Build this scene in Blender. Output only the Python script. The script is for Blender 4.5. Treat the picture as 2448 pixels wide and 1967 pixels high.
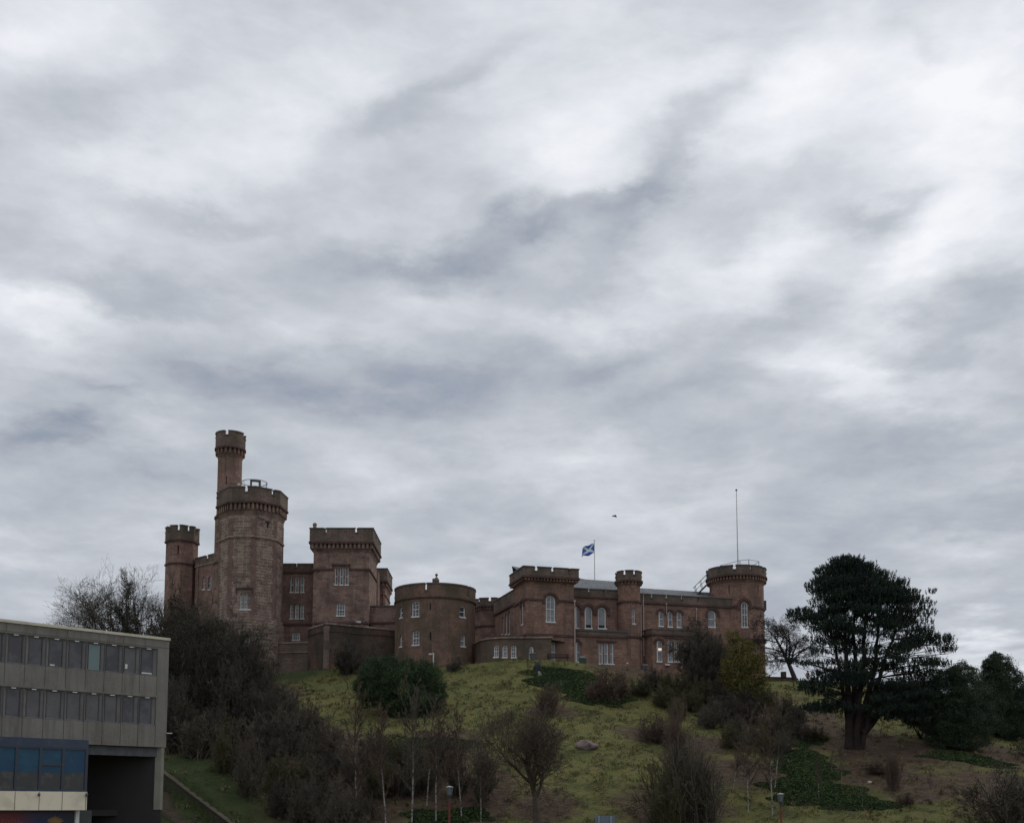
import bpy, bmesh, math, random
import numpy as np
from mathutils import Vector, Matrix
random.seed(7); np.random.seed(7)
R = math.radians
C = bpy.context.scene
for o in list(bpy.data.objects): bpy.data.objects.remove(o)

# ------------------------------------------------------------ camera
FPX, CX, CY, PITCH, EYE = 2750.0, 1224.0, 1632.0, R(6.2), 2.0
cp, sp = math.cos(PITCH), math.sin(PITCH)
cam = bpy.data.cameras.new('camera'); cob = bpy.data.objects.new('camera', cam)
C.collection.objects.link(cob); C.camera = cob
cob.location = (0, 0, EYE); cob.rotation_euler = (R(90) + PITCH, 0, 0)
cam.sensor_width = 36; cam.sensor_fit = 'HORIZONTAL'; cam.lens = FPX/2448*36
cam.shift_y = (CY - 983.5)/2448; cam.clip_start = .5; cam.clip_end = 6000
C.render.resolution_x = 1024; C.render.resolution_y = 822
C.view_settings.view_transform = 'Standard'; C.view_settings.look = 'None'
C.view_settings.exposure = 0.0; C.view_settings.gamma = 1

# ------------------------------------------------------------ sky
SUN_AZ, SUN_EL = R(52), R(38)          # azimuth to the right of the view, behind thin cloud
W = bpy.data.worlds.new('World'); C.world = W; W.use_nodes = True
def build_world():
    nt = W.node_tree; N = nt.nodes; L = nt.links; N.clear()
    out = N.new('ShaderNodeOutputWorld'); bg = N.new('ShaderNodeBackground'); L.new(bg.outputs[0], out.inputs[0])
    tc = N.new('ShaderNodeTexCoord'); sx = N.new('ShaderNodeSeparateXYZ'); L.new(tc.outputs['Generated'], sx.inputs[0])
    def M(op, a, b=None, c=None, clamp=False):
        n = N.new('ShaderNodeMath'); n.operation = op; n.use_clamp = clamp
        for i, v in enumerate((a, b, c)):
            if v is None: continue
            if isinstance(v, (int, float)): n.inputs[i].default_value = v
            else: L.new(v, n.inputs[i])
        return n.outputs[0]
    X, Y, Z = sx.outputs
    az = M('MULTIPLY', M('ARCTAN2', X, Y), 57.2958); el = M('MULTIPLY', M('ARCSINE', Z), 57.2958)
    zc = M('ADD', M('MAXIMUM', Z, 0.0), .10)
    cv = N.new('ShaderNodeCombineXYZ'); L.new(M('DIVIDE', X, zc), cv.inputs[0]); L.new(M('DIVIDE', Y, zc), cv.inputs[1])
    def noise(vec, scale, det, rough, dist=0):
        n = N.new('ShaderNodeTexNoise'); n.inputs['Scale'].default_value = scale; n.inputs['Detail'].default_value = det
        n.inputs['Roughness'].default_value = rough; n.inputs['Distortion'].default_value = dist
        L.new(vec, n.inputs['Vector']); return n
    # domain warp of the (azimuth, elevation) coordinates
    w1 = noise(cv.outputs[0], 2.6, 7, .6); s1 = N.new('ShaderNodeSeparateColor'); L.new(w1.outputs['Color'], s1.inputs[0])
    wa = M('MULTIPLY_ADD', M('SUBTRACT', s1.outputs[0], .5), 11, az); we = M('MULTIPLY_ADD', M('SUBTRACT', s1.outputs[1], .5), 8.0, el)
    vv = N.new('ShaderNodeCombineXYZ'); L.new(wa, vv.inputs[0]); L.new(we, vv.inputs[1])
    def direl(dx, dy):                      # photograph position (2156 wide) -> azimuth, elevation
        px, py = dx*1.13544, dy*1.13544
        x = (px-CX)/FPX; v = (CY-py)/FPX
        y = cp - v*sp; z = sp + v*cp
        return math.degrees(math.atan2(x, y)), math.degrees(math.atan2(z, math.hypot(x, y)))
    blobs = [  # x, y, half width, half height, tilt, amount
     (1180,300,260,110,20,.15),(1230,390,110,90,-20,.13),(1720,140,330,150,10,.34),(2080,230,190,240,0,.42),(1900,560,190,80,35,.38),(1300,650,190,50,18,.26),
     (1790,790,150,50,-10,.36),(620,190,240,130,0,.17),(250,350,260,60,0,.16),(60,650,110,35,0,.2),(560,490,320,45,-5,.10),
     (1150,980,330,70,0,.12),(2110,1370,150,45,0,.34),(350,880,140,45,15,.18),(1600,330,200,80,30,.14),(1560,620,200,60,30,.2),(1650,520,150,60,30,.18),
     (1130,1060,260,60,0,.10),(740,1000,200,50,0,.08),(820,600,60,18,0,.14),(90,60,180,60,0,.1),(1050,150,90,60,0,.12),
     (830,250,110,50,15,-.30),(950,140,190,40,20,-.22),(1370,400,190,42,42,-.34),(1130,515,230,30,12,-.36),(860,590,240,34,-5,-.32),
     (420,435,190,32,-5,-.26),(280,600,260,42,0,-.24),(140,250,170,110,20,-.16),(800,820,420,60,5,-.20),(1080,760,420,60,5,-.16),
     (1480,860,280,45,12,-.20),(130,930,120,60,20,-.34),(190,825,90,22,10,-.22),(1950,715,170,40,12,-.20),(1990,900,260,50,10,-.20),
     (1440,250,150,36,30,-.18),(1850,410,130,24,10,-.22),(2130,610,90,60,0,-.22),(2050,1060,190,40,0,-.16),(40,430,120,70,0,-.12),(500,1000,300,60,8,-.10),
     (480,760,260,40,0,-.12),(1320,760,200,40,20,-.12),(2000,30,120,24,-20,-.12),(1040,420,90,80,60,-.10)]
    acc = None
    for (bx, by, hw, hh, rot, amp) in blobs:
        a, e = direl(bx, by); a2, _ = direl(bx+hw, by); _, e2 = direl(bx, by-hh)
        m = N.new('ShaderNodeMapping'); m.vector_type = 'TEXTURE'; L.new(vv.outputs[0], m.inputs[0])
        m.inputs['Location'].default_value = (a, e, 0); m.inputs['Rotation'].default_value = (0, 0, R(rot))
        m.inputs['Scale'].default_value = (abs(a2-a), abs(e2-e), 1)
        d = N.new('ShaderNodeVectorMath'); d.operation = 'DOT_PRODUCT'; L.new(m.outputs[0], d.inputs[0]); L.new(m.outputs[0], d.inputs[1])
        ex = M('POWER', .42, d.outputs['Value']); amp = amp*(.95 if amp > 0 else 1.0)
        acc = M('MULTIPLY_ADD', ex, amp, acc if acc is not None else 0.0)
    n1 = noise(cv.outputs[0], 2.1, 10, .58, .25).outputs[0]; zc2 = M('ADD', M('MAXIMUM', Z, 0.0), .30); cv2 = N.new('ShaderNodeCombineXYZ'); L.new(M('DIVIDE', X, zc2), cv2.inputs[0]); L.new(M('DIVIDE', Y, zc2), cv2.inputs[1]); L.new(M('MULTIPLY', Z, 2.2), cv2.inputs[2])
    n2 = noise(cv2.outputs[0], 6.5, 8, .6, .2).outputs[0]
    mp = N.new('ShaderNodeMapping'); L.new(vv.outputs[0], mp.inputs[0]); mp.inputs['Rotation'].default_value = (0, 0, R(-14)); mp.inputs['Scale'].default_value = (.10, .26, 1)
    n3 = noise(mp.outputs[0], 1.0, 8, .55, .4).outputs[0]
    t = M('MULTIPLY_ADD', M('SUBTRACT', n1, .5), .86, .47)
    t = M('MULTIPLY_ADD', M('SUBTRACT', n2, .5), .54, t)
    t = M('MULTIPLY_ADD', M('SUBTRACT', n3, .5), .42, t)
    t = M('ADD', t, acc)
    # gentle lift towards the upper part and a flat pale band at the horizon
    t = M('MULTIPLY_ADD', M('MULTIPLY', M('SUBTRACT', el, 18), .008), 1.0, t)
    cr = N.new('ShaderNodeValToRGB'); L.new(t, cr.inputs[0]); e = cr.color_ramp.elements
    cols = [(0, (.31,.345,.41)), (.22, (.41,.442,.503)), (.42, (.50,.535,.588)), (.60, (.62,.65,.705)), (.80, (.77,.795,.85)), (1, (.92,.935,.97))]
    e[0].position = 0; e[0].color = (*cols[0][1], 1); e[1].position = 1; e[1].color = (*cols[-1][1], 1)
    for p, c in cols[1:-1]:
        k = e.new(p); k.color = (*c, 1)
    sky = N.new('ShaderNodeTexSky'); sky.sky_type = 'NISHITA'; sky.sun_disc = False
    sky.sun_elevation = SUN_EL; sky.sun_rotation = SUN_AZ
    sk = N.new('ShaderNodeMix'); sk.data_type = 'RGBA'; sk.blend_type = 'MULTIPLY'; sk.inputs[0].default_value = 1
    L.new(sky.outputs[0], sk.inputs[6]); sk.inputs[7].default_value = (.08, .08, .08, 1)
    # thin spots in the cloud let a little of the blue sky through
    mx = N.new('ShaderNodeMix'); mx.data_type = 'RGBA'
    L.new(M('MULTIPLY', M('SUBTRACT', .26, t), 1.0, clamp=True), mx.inputs[0]); L.new(cr.outputs[0], mx.inputs[6]); L.new(sk.outputs[2], mx.inputs[7])
    L.new(mx.outputs[2], bg.inputs[0])
    # an overcast sky is brightest overhead
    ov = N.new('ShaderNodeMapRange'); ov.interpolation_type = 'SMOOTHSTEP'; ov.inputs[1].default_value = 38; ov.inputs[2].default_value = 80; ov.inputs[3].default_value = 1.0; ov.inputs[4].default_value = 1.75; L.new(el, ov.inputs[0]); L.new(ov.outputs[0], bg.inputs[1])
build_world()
sun = bpy.data.lights.new('sun', 'SUN'); so = bpy.data.objects.new('sun', sun); C.collection.objects.link(so)
sun.energy = .7; sun.angle = R(12); sun.color = (1, .94, .86)
sd = Vector((math.sin(SUN_AZ)*math.cos(SUN_EL), math.cos(SUN_AZ)*math.cos(SUN_EL), math.sin(SUN_EL)))
so.rotation_euler = (-sd).to_track_quat('-Z', 'Y').to_euler()

# ------------------------------------------------------------ helpers
def ray(px, py):
    u = (px-CX)/FPX; v = (CY-py)/FPX
    return np.array([u, cp - v*sp, sp + v*cp])
def P(px, py, Y):
    d = ray(px, py); t = Y/d[1]
    return Vector((d[0]*t, Y, EYE + d[2]*t))
def proj(x, y, z):
    Z = z-EYE; f = y*cp + Z*sp; u = -y*sp + Z*cp
    return CX + FPX*x/f, CY - FPX*u/f
def z_of(py, y):
    v = (CY-py)/FPX
    return EYE + y*(sp + v*cp)/(cp - v*sp)
def mlen(px, y): return px/FPX*(y+1.5)

def link(o, parent=None):
    C.collection.objects.link(o)
    if parent is not None: o.parent = parent
    return o
def tag(o, label=None, cat=None, group=None, kind=None):
    if label: o['label'] = label
    if cat: o['category'] = cat
    if group: o['group'] = group
    if kind: o['kind'] = kind
    return o
def empty(name, loc, label, cat, group=None):
    o = bpy.data.objects.new(name, None); link(o); o.location = loc; o.empty_display_size = .3
    return tag(o, label, cat, group)

class MB:
    def __init__(s): s.v = []; s.f = []; s.uv = []; s.m = []
    def face(s, pts, uvs=None, mat=0):
        b = len(s.v); s.v += [tuple(p) for p in pts]; s.f.append(tuple(range(b, b+len(pts))))
        if uvs is None: uvs = [(p[0]+p[1]*.5, p[2]) for p in pts]
        s.uv += [tuple(q) for q in uvs]; s.m.append(mat)
    def box(s, c, h, mat=0, rz=0):
        ca, sa = math.cos(rz), math.sin(rz)
        def T(x, y, z): return (c[0]+x*ca-y*sa, c[1]+x*sa+y*ca, c[2]+z)
        p = [T(i*h[0], j*h[1], k*h[2]) for i in (-1,1) for j in (-1,1) for k in (-1,1)]
        for q in ((0,1,3,2),(4,6,7,5),(0,4,5,1),(2,3,7,6),(0,2,6,4),(1,5,7,3)): s.face([p[i] for i in q], None, mat)
    def tube(s, a, b, r0, r1=None, n=8, mat=0, cap=True):
        a = Vector(a); b = Vector(b); r1 = r0 if r1 is None else r1
        d = (b-a).normalized(); x = d.orthogonal().normalized(); y = d.cross(x)
        A = [a + (x*math.cos(2*math.pi*i/n)+y*math.sin(2*math.pi*i/n))*r0 for i in range(n)]
        B = [b + (x*math.cos(2*math.pi*i/n)+y*math.sin(2*math.pi*i/n))*r1 for i in range(n)]
        for i in range(n):
            j = (i+1) % n; s.face([A[i], A[j], B[j], B[i]], None, mat)
        if cap: s.face(A[::-1], None, mat); s.face(B, None, mat)
    def lathe(s, c, prof, n=16, mat=0):
        for k in range(len(prof)-1):
            (r0, z0), (r1, z1) = prof[k], prof[k+1]
            for i in range(n):
                a, b = 2*math.pi*i/n, 2*math.pi*(i+1)/n
                s.face([(c[0]+r0*math.cos(a), c[1]+r0*math.sin(a), c[2]+z0), (c[0]+r0*math.cos(b), c[1]+r0*math.sin(b), c[2]+z0),
                        (c[0]+r1*math.cos(b), c[1]+r1*math.sin(b), c[2]+z1), (c[0]+r1*math.cos(a), c[1]+r1*math.sin(a), c[2]+z1)], None, mat)
    def build(s, name, mats, parent=None, smooth=False):
        me = bpy.data.meshes.new(name); me.from_pydata(s.v, [], s.f)
        uvl = me.uv_layers.new(name='UVMap'); uvl.data.foreach_set('uv', np.array(s.uv, dtype=np.float32).ravel())
        if not isinstance(mats, (list, tuple)): mats = [mats]
        for m in mats: me.materials.append(m)
        me.polygons.foreach_set('material_index', s.m)
        if smooth: me.polygons.foreach_set('use_smooth', [True]*len(s.f))
        me.update(); o = bpy.data.objects.new(name, me); link(o, parent)
        if parent is not None: o.matrix_parent_inverse = parent_inv(parent)
        return o
def parent_inv(p):
    return Matrix.Translation(-Vector(p.location)) if p.type == 'EMPTY' else Matrix.Identity(4)

def fast_mesh(name, V, F, mats, midx=None, parent=None, smooth=False):
    """V (n,3), F (m,k) index array -> one mesh object"""
    V = np.asarray(V, dtype=np.float32); F = np.asarray(F, dtype=np.int32); k = F.shape[1]
    me = bpy.data.meshes.new(name); me.vertices.add(len(V)); me.vertices.foreach_set('co', V.ravel())
    me.loops.add(F.size); me.loops.foreach_set('vertex_index', F.ravel())
    me.polygons.add(len(F)); me.polygons.foreach_set('loop_start', np.arange(len(F), dtype=np.int32)*k)
    me.polygons.foreach_set('loop_total', np.full(len(F), k, dtype=np.int32))
    if not isinstance(mats, (list, tuple)): mats = [mats]
    for m in mats: me.materials.append(m)
    if midx is not None: me.polygons.foreach_set('material_index', np.asarray(midx, dtype=np.int32))
    if smooth: me.polygons.foreach_set('use_smooth', np.ones(len(F), dtype=bool))
    me.update(calc_edges=True); me.validate()
    o = bpy.data.objects.new(name, me); link(o, parent)
    if parent is not None: o.matrix_parent_inverse = parent_inv(parent)
    return o

# ------------------------------------------------------------ materials
def mat(name, base, rough=.85, spec=.3, noise=None, bump=0, bscale=8, metallic=0, coords='Object'):
    """noise: list of (scale, detail, colour, low, high) layers mixed over the base colour"""
    m = bpy.data.materials.new(name); m.use_nodes = True; nt = m.node_tree; N = nt.nodes; L = nt.links
    b = N['Principled BSDF']; b.inputs['Roughness'].default_value = rough; b.inputs['Specular IOR Level'].default_value = spec
    b.inputs['Metallic'].default_value = metallic
    tc = N.new('ShaderNodeTexCoord'); src = None
    col = N.new('ShaderNodeRGB'); col.outputs[0].default_value = (*base, 1); src = col.outputs[0]
    for (sc, det, c, lo, hi) in (noise or []):
        n = N.new('ShaderNodeTexNoise'); n.inputs['Scale'].default_value = sc; n.inputs['Detail'].default_value = det; n.inputs['Roughness'].default_value = .62
        L.new(tc.outputs[coords], n.inputs['Vector'])
        r = N.new('ShaderNodeMapRange'); r.inputs[1].default_value = lo; r.inputs[2].default_value = hi; L.new(n.outputs[0], r.inputs[0])
        x = N.new('ShaderNodeMix'); x.data_type = 'RGBA'; L.new(r.outputs[0], x.inputs[0]); L.new(src, x.inputs[6]); x.inputs[7].default_value = (*c, 1); src = x.outputs[2]
    L.new(src, b.inputs['Base Color'])
    if bump:
        n = N.new('ShaderNodeTexNoise'); n.inputs['Scale'].default_value = bscale; n.inputs['Detail'].default_value = 6; L.new(tc.outputs[coords], n.inputs['Vector'])
        bp = N.new('ShaderNodeBump'); bp.inputs['Strength'].default_value = bump; bp.inputs['Distance'].default_value = .1
        L.new(n.outputs[0], bp.inputs['Height']); L.new(bp.outputs[0], b.inputs['Normal'])
    m['src'] = 1
    return m
def stone(name, c1, c2, cm, bw=.85, bh=.30, mort=.022, stain=(.06,.05,.045), st=(.50,.72), odd=None, contrast=1.0):
    m = bpy.data.materials.new(name); m.use_nodes = True; nt = m.node_tree; N = nt.nodes; L = nt.links
    b = N['Principled BSDF']; b.inputs['Roughness'].default_value = .93; b.inputs['Specular IOR Level'].default_value = .15
    uv = N.new('ShaderNodeUVMap'); uv.uv_map = 'UVMap'
    br = N.new('ShaderNodeTexBrick'); L.new(uv.outputs[0], br.inputs['Vector'])
    br.inputs['Color1'].default_value = (*c1, 1); br.inputs['Color2'].default_value = (*c2, 1); br.inputs['Mortar'].default_value = (*cm, 1)
    br.inputs['Scale'].default_value = 1; br.inputs['Mortar Size'].default_value = mort; br.inputs['Brick Width'].default_value = bw; br.inputs['Row Height'].default_value = bh
    br.inputs['Mortar Smooth'].default_value = .3; br.offset = .5; br.offset_frequency = 2
    src = br.outputs[0]
    def over(fac, colr, src, mode='MIX'):
        x = N.new('ShaderNodeMix'); x.data_type = 'RGBA'; x.blend_type = mode
        L.new(fac, x.inputs[0]); L.new(src, x.inputs[6]); x.inputs[7].default_value = (*colr, 1); return x.outputs[2]
    def nz(scale, lo, hi, det=5, stretch=None):
        n = N.new('ShaderNodeTexNoise'); n.inputs['Scale'].default_value = scale; n.inputs['Detail'].default_value = det; n.inputs['Roughness'].default_value = .62
        if stretch:
            mp = N.new('ShaderNodeMapping'); mp.inputs['Scale'].default_value = stretch; L.new(uv.outputs[0], mp.inputs[0]); L.new(mp.outputs[0], n.inputs['Vector'])
        else: L.new(uv.outputs[0], n.inputs['Vector'])
        r = N.new('ShaderNodeMapRange'); r.inputs[1].default_value = lo; r.inputs[2].default_value = hi; L.new(n.outputs[0], r.inputs[0]); return r.outputs[0]
    if odd:   # second brick pattern of odd stones that differ in tone
        b2 = N.new('ShaderNodeTexBrick'); L.new(uv.outputs[0], b2.inputs['Vector']); b2.inputs['Scale'].default_value = 1
        b2.inputs['Brick Width'].default_value = bw*1.0; b2.inputs['Row Height'].default_value = bh; b2.inputs['Mortar Size'].default_value = 0
        b2.inputs['Color1'].default_value = (0,0,0,1); b2.inputs['Color2'].default_value = (1,1,1,1); b2.offset = .5; b2.offset_frequency = 2
        b2.inputs['Bias'].default_value = -.25
        r = N.new('ShaderNodeMapRange'); r.inputs[1].default_value = .45; r.inputs[2].default_value = .75; L.new(b2.outputs[0], r.inputs[0])
        src = over(r.outputs[0], odd, src)
    src = over(nz(.9, .42, .72), tuple(x*.62 for x in c1), src)
    src = over(nz(5, .5, .8), tuple(min(1, x*1.45) for x in c2), src)
    src = over(nz(.35, st[0], st[1], 7, (1, .55, 1)), stain, src)
    src = over(nz(1.3, .54, .80, 5, (1.3, .10, 1)), tuple(x*.9 for x in stain), src)
    L.new(src, b.inputs['Base Color'])
    bp = N.new('ShaderNodeBump'); bp.inputs['Strength'].default_value = .5; bp.inputs['Distance'].default_value = .04
    n = N.new('ShaderNodeTexNoise'); n.inputs['Scale'].default_value = 6; n.inputs['Detail'].default_value = 6; L.new(uv.outputs[0], n.inputs['Vector'])
    ad = N.new('ShaderNodeMath'); ad.operation = 'SUBTRACT'; L.new(n.outputs[0], ad.inputs[0]); L.new(br.outputs['Fac'], ad.inputs[1])
    L.new(ad.outputs[0], bp.inputs['Height']); L.new(bp.outputs[0], b.inputs['Normal'])
    return m
RED = stone('red_sandstone', (.23,.138,.108), (.315,.195,.153), (.165,.11,.09), stain=(.12,.082,.068), st=(.45,.70), odd=(.15,.087,.07), bw=1.0, bh=.36)
RED2 = stone('weathered_red_sandstone', (.235,.148,.124), (.305,.192,.158), (.17,.115,.098), stain=(.10,.08,.067), st=(.47,.72), odd=(.14,.09,.075))
PURPLE = stone('rubble_red_sandstone', (.195,.132,.110), (.315,.215,.176), (.27,.198,.166), bw=.85, bh=.32, stain=(.08,.06,.055), st=(.5,.75), odd=(.12,.075,.068))
TOWER = stone('grey_pink_rubble', (.165,.115,.095), (.33,.25,.205), (.37,.30,.245), bw=1.15, bh=.40, mort=.06, stain=(.16,.115,.10), st=(.58,.82), odd=(.085,.055,.05))
PARA = stone('dark_weathered_parapet', (.165,.120,.102), (.215,.158,.132), (.11,.08,.068), stain=(.085,.072,.056), st=(.42,.68))
TRIM = stone('dark_stone_moulding', (.095,.062,.056), (.12,.076,.066), (.08,.055,.05), bw=1.2, bh=.5)
TRIML = stone('pale_stone_moulding', (.27,.20,.165), (.31,.235,.19), (.22,.16,.13), bw=1.2, bh=.5)
COPE = mat('dark_coping_stone', (.075,.072,.07), .7, .4, [(2, 4, (.12,.11,.10), .45, .7)], .3, 10)
DARK = mat('dark_opening', (.012,.012,.014), .6)
SLATE = mat('grey_slate', (.125,.133,.14), .85, .15, [(1.2, 6, (.085,.092,.10), .4, .65), (6, 3, (.25,.26,.26), .5, .7)], .4, 12)
WHITE = mat('white_painted_frame', (.62,.62,.62), .55, .4, [(3, 4, (.42,.42,.41), .55, .8)])
GLASS = mat('dark_window_glass', (.045,.05,.062), .12, .6, [(.9, 3, (.13,.145,.17), .42, .62)])
PALE_PANE = mat('pale_grey_pane', (.21,.225,.245), .25, .6, [(.8, 3, (.12,.13,.15), .45, .65)])  # pale grey-blue pane colour with darker blotches
PIPE = mat('pink_grey_downpipe', (.42,.33,.30), .6, .3, [(4, 3, (.22,.16,.15), .5, .7)])
POLE = mat('white_pole_paint', (.55,.55,.54), .5)
METAL = mat('dark_metal', (.06,.06,.065), .5, .5)
# ------------------------------------------------------------ terrain
def smooth(t): t = np.clip(t, 0, 1); return t*t*(3-2*t)
_rng = np.random.RandomState(3)
_waves = [(_rng.uniform(-1, 1, 2)*f, _rng.uniform(0, 6.28), a) for f, a in ((.12,.5),(.17,.4),(.3,.22),(.45,.16),(.8,.10),(1.3,.07),(1.9,.05),(2.6,.035)) for _ in range(3)]
WA = WB = None
def H(x, y):
    x = np.asarray(x, dtype=float); y = np.asarray(y, dtype=float)
    zt = np.interp(x, [-160,-75,-55,-44,-36,-30,-22,-14,-9,-3,1,6,12,20,30,38,48,56,66,90,160], [3,6,10,13.5,16.8,18.4,18.8,18.5,18.7,19.3,19.7,19.5,18.9,17.9,17.3,17.3,16.2,15.3,14.8,13,4])
    yf = np.interp(x, [-60,-34,-26,-18,0,40,70,120], [86,84,84,90,91,91,96,110])
    yc = np.interp(x, [-60,-40,-24,-12,0,12,30,45,60,90], [146,143,138.5,136,136.5,137,139,141,142,146])
    t = (y-yf)/(yc-yf)
    prof = np.where(t < 0, 0, np.where(t > 1, 1, t*.90 + .10*smooth(t) + .035*np.sin(t*math.pi*2)))
    prof = np.where(t > 1, 1, prof)
    z = zt*prof
    back = smooth((y-185)/120.0); z = z*(1-back)
    n = 0
    for w, ph, a in _waves: n = n + a*np.sin(w[0]*x + w[1]*y + ph)
    z = z + n*.30*np.clip(t*4, 0, 1)*np.clip((1.04-t)*6, .12, 1)
    # steps side of the retaining wall lies lower
    if WA is None: return z
    dx, dy = WA.x-WB.x, WA.y-WB.y; s = ((x-WB.x)*dy - (y-WB.y)*dx)/math.hypot(dx, dy)
    low = (s < 0) & (y > 78) & (y < WA.y+1.5) & (x > -48)
    z = np.where(low, np.maximum(z-1.3, 0), z)
    return z
def place(px, py, y0=82, y1=175):
    d = ray(px, py)
    ys = np.arange(y0, y1, .25); zs = EYE + d[2]/d[1]*ys; xs = d[0]/d[1]*ys
    h = H(xs, ys); k = np.argmax(h >= zs) if (h >= zs).any() else int(np.argmin(np.abs(zs-h)))
    return Vector((xs[k], ys[k], float(h[k])))
WB, WA = place(562, 1984, 75), place(385, 1848, 75)      # retaining wall line beside the steps
def ground_at(x, y): return float(H(x, y))

gx = np.concatenate([[-1800,-900,-450,-260,-180,-140,-115], np.arange(-100, 105, .7), [120,145,190,270,460,900,1800]])
gy = np.concatenate([[-1500,-700,-300,-120,-40,0,30,55,68,76], np.arange(80, 170, .7), [176,184,195,210,235,270,320,420,700,1400,2600]])
GX, GY = np.meshgrid(gx, gy); GZ = H(GX, GY)
V = np.stack([GX.ravel(), GY.ravel(), GZ.ravel()], 1); nx = len(gx)
ii, jj = np.meshgrid(np.arange(nx-1), np.arange(len(gy)-1)); a = (jj*nx+ii).ravel()
F = np.stack([a, a+1, a+1+nx, a+nx], 1)
def ground_mat():
    m = bpy.data.materials.new('hill_grass'); m.use_nodes = True; nt = m.node_tree; N = nt.nodes; L = nt.links
    b = N['Principled BSDF']; b.inputs['Roughness'].default_value = .95; b.inputs['Specular IOR Level'].default_value = .1
    tc = N.new('ShaderNodeTexCoord')
    def nz(scale, lo, hi, det=6, st=None):
        n = N.new('ShaderNodeTexNoise'); n.inputs['Scale'].default_value = scale; n.inputs['Detail'].default_value = det; n.inputs['Roughness'].default_value = .65
        if st:
            mp = N.new('ShaderNodeMapping'); mp.inputs['Scale'].default_value = st; L.new(tc.outputs['Object'], mp.inputs[0]); L.new(mp.outputs[0], n.inputs['Vector'])
        else: L.new(tc.outputs['Object'], n.inputs['Vector'])
        r = N.new('ShaderNodeMapRange'); r.inputs[1].default_value = lo; r.inputs[2].default_value = hi; L.new(n.outputs[0], r.inputs[0]); return r.outputs[0]
    def over(fac, c, src):
        x = N.new('ShaderNodeMix'); x.data_type = 'RGBA'; L.new(fac, x.inputs[0])
        L.new(src, x.inputs[6]) if not isinstance(src, tuple) else setattr(x.inputs[6], 'default_value', (*src, 1))
        if isinstance(c, tuple): x.inputs[7].default_value = (*c, 1)
        else: L.new(c, x.inputs[7])
        return x.outputs[2]
    g = over(nz(.12, .4, .62), (.118,.112,.036), (.086,.100,.032))
    g = over(nz(.8, .42, .66), (.135,.118,.048), g)
    g = over(nz(.33, .5, .68, 8), (.055,.06,.024), g)
    g = over(nz(2.6, .52, .72, 8), (.05,.06,.022), g)
    g = over(nz(6, .55, .75, 4), (.17,.155,.075), g)
    at = N.new('ShaderNodeAttribute'); at.attribute_name = 'litter'
    d = over(nz(1.5, .4, .65), (.052,.036,.026), (.082,.057,.042)); d = over(nz(5, .55, .75), (.12,.085,.06), d)
    ad = N.new('ShaderNodeMath'); ad.operation = 'MULTIPLY_ADD'; L.new(nz(.7, .3, .7, 8), ad.inputs[0]); ad.inputs[1].default_value = 1.7
    sb = N.new('ShaderNodeMath'); sb.operation = 'MULTIPLY_ADD'; L.new(at.outputs['Fac'], sb.inputs[0]); sb.inputs[1].default_value = 1.9; sb.inputs[2].default_value = -1.55
    L.new(sb.outputs[0], ad.inputs[2]); ad.use_clamp = True
    g = over(ad.outputs[0], d, g)
    at2 = N.new('ShaderNodeAttribute'); at2.attribute_name = 'lawn'
    g = over(at2.outputs['Fac'], over(nz(1.2, .4, .65), (.038,.050,.018), (.028,.040,.015)), g)  # lawn green darkened, the shade lying over it painted in
    L.new(g, b.inputs['Base Color'])
    n = N.new('ShaderNodeTexNoise'); n.inputs['Scale'].default_value = 3; n.inputs['Detail'].default_value = 9; n.inputs['Roughness'].default_value = .7; L.new(tc.outputs['Object'], n.inputs['Vector'])
    bp = N.new('ShaderNodeBump'); bp.inputs['Strength'].default_value = .9; bp.inputs['Distance'].default_value = .35; L.new(n.outputs[0], bp.inputs['Height']); L.new(bp.outputs[0], b.inputs['Normal'])
    return m
GRASS = ground_mat()
ground = fast_mesh('ground', V, F, GRASS, smooth=True); ground['kind'] = 'structure'
# bare earth and leaf litter patches, and the lawn with shade painted into its green, as ground masks (centre and size taken on the slope)
def patch(px, py, rx, ry): p = place(px, py); return p.x, p.y, rx, ry
LITTER = [patch(2010,1770,9,5), patch(2150,1800,7,5), patch(2190,1880,5,4), patch(1900,1720,6,6), patch(1770,1680,8,6), patch(2350,1800,8,6), patch(2420,1900,6,7), patch(2080,1850,5,4),
          patch(1640,1640,7,4), patch(950,1850,9,9), patch(800,1900,10,8), patch(700,1780,9,8), patch(600,1800,6,9), patch(1120,1900,5,6), patch(560,1680,8,7), patch(1300,1930,3,3),
          patch(1600,1930,5,4), patch(1320,1700,3,2), patch(1560,1760,4,3), patch(1560,1610,8,3), patch(1760,1850,5,4), patch(1050,1770,4,4), patch(1690,1780,4,3)]
SHADED_LAWN = [patch(460,1880,6,8), patch(520,1960,4,5), patch(420,1830,5,4), patch(700,1612,5,3)]
def maskval(x, y, ps, soft=.9):
    r = np.zeros_like(x)
    for (cx, cy, rx, ry) in ps:
        d = np.hypot((x-cx)/rx, (y-cy)/ry); r = np.maximum(r, np.clip((1.5-d)/soft, 0, 1))
    return r
for nm, ps in (('litter', LITTER), ('lawn', SHADED_LAWN)):
    at = ground.data.attributes.new(nm, 'FLOAT', 'POINT'); at.data.foreach_set('value', maskval(V[:,0], V[:,1], ps).astype(np.float32))

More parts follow.
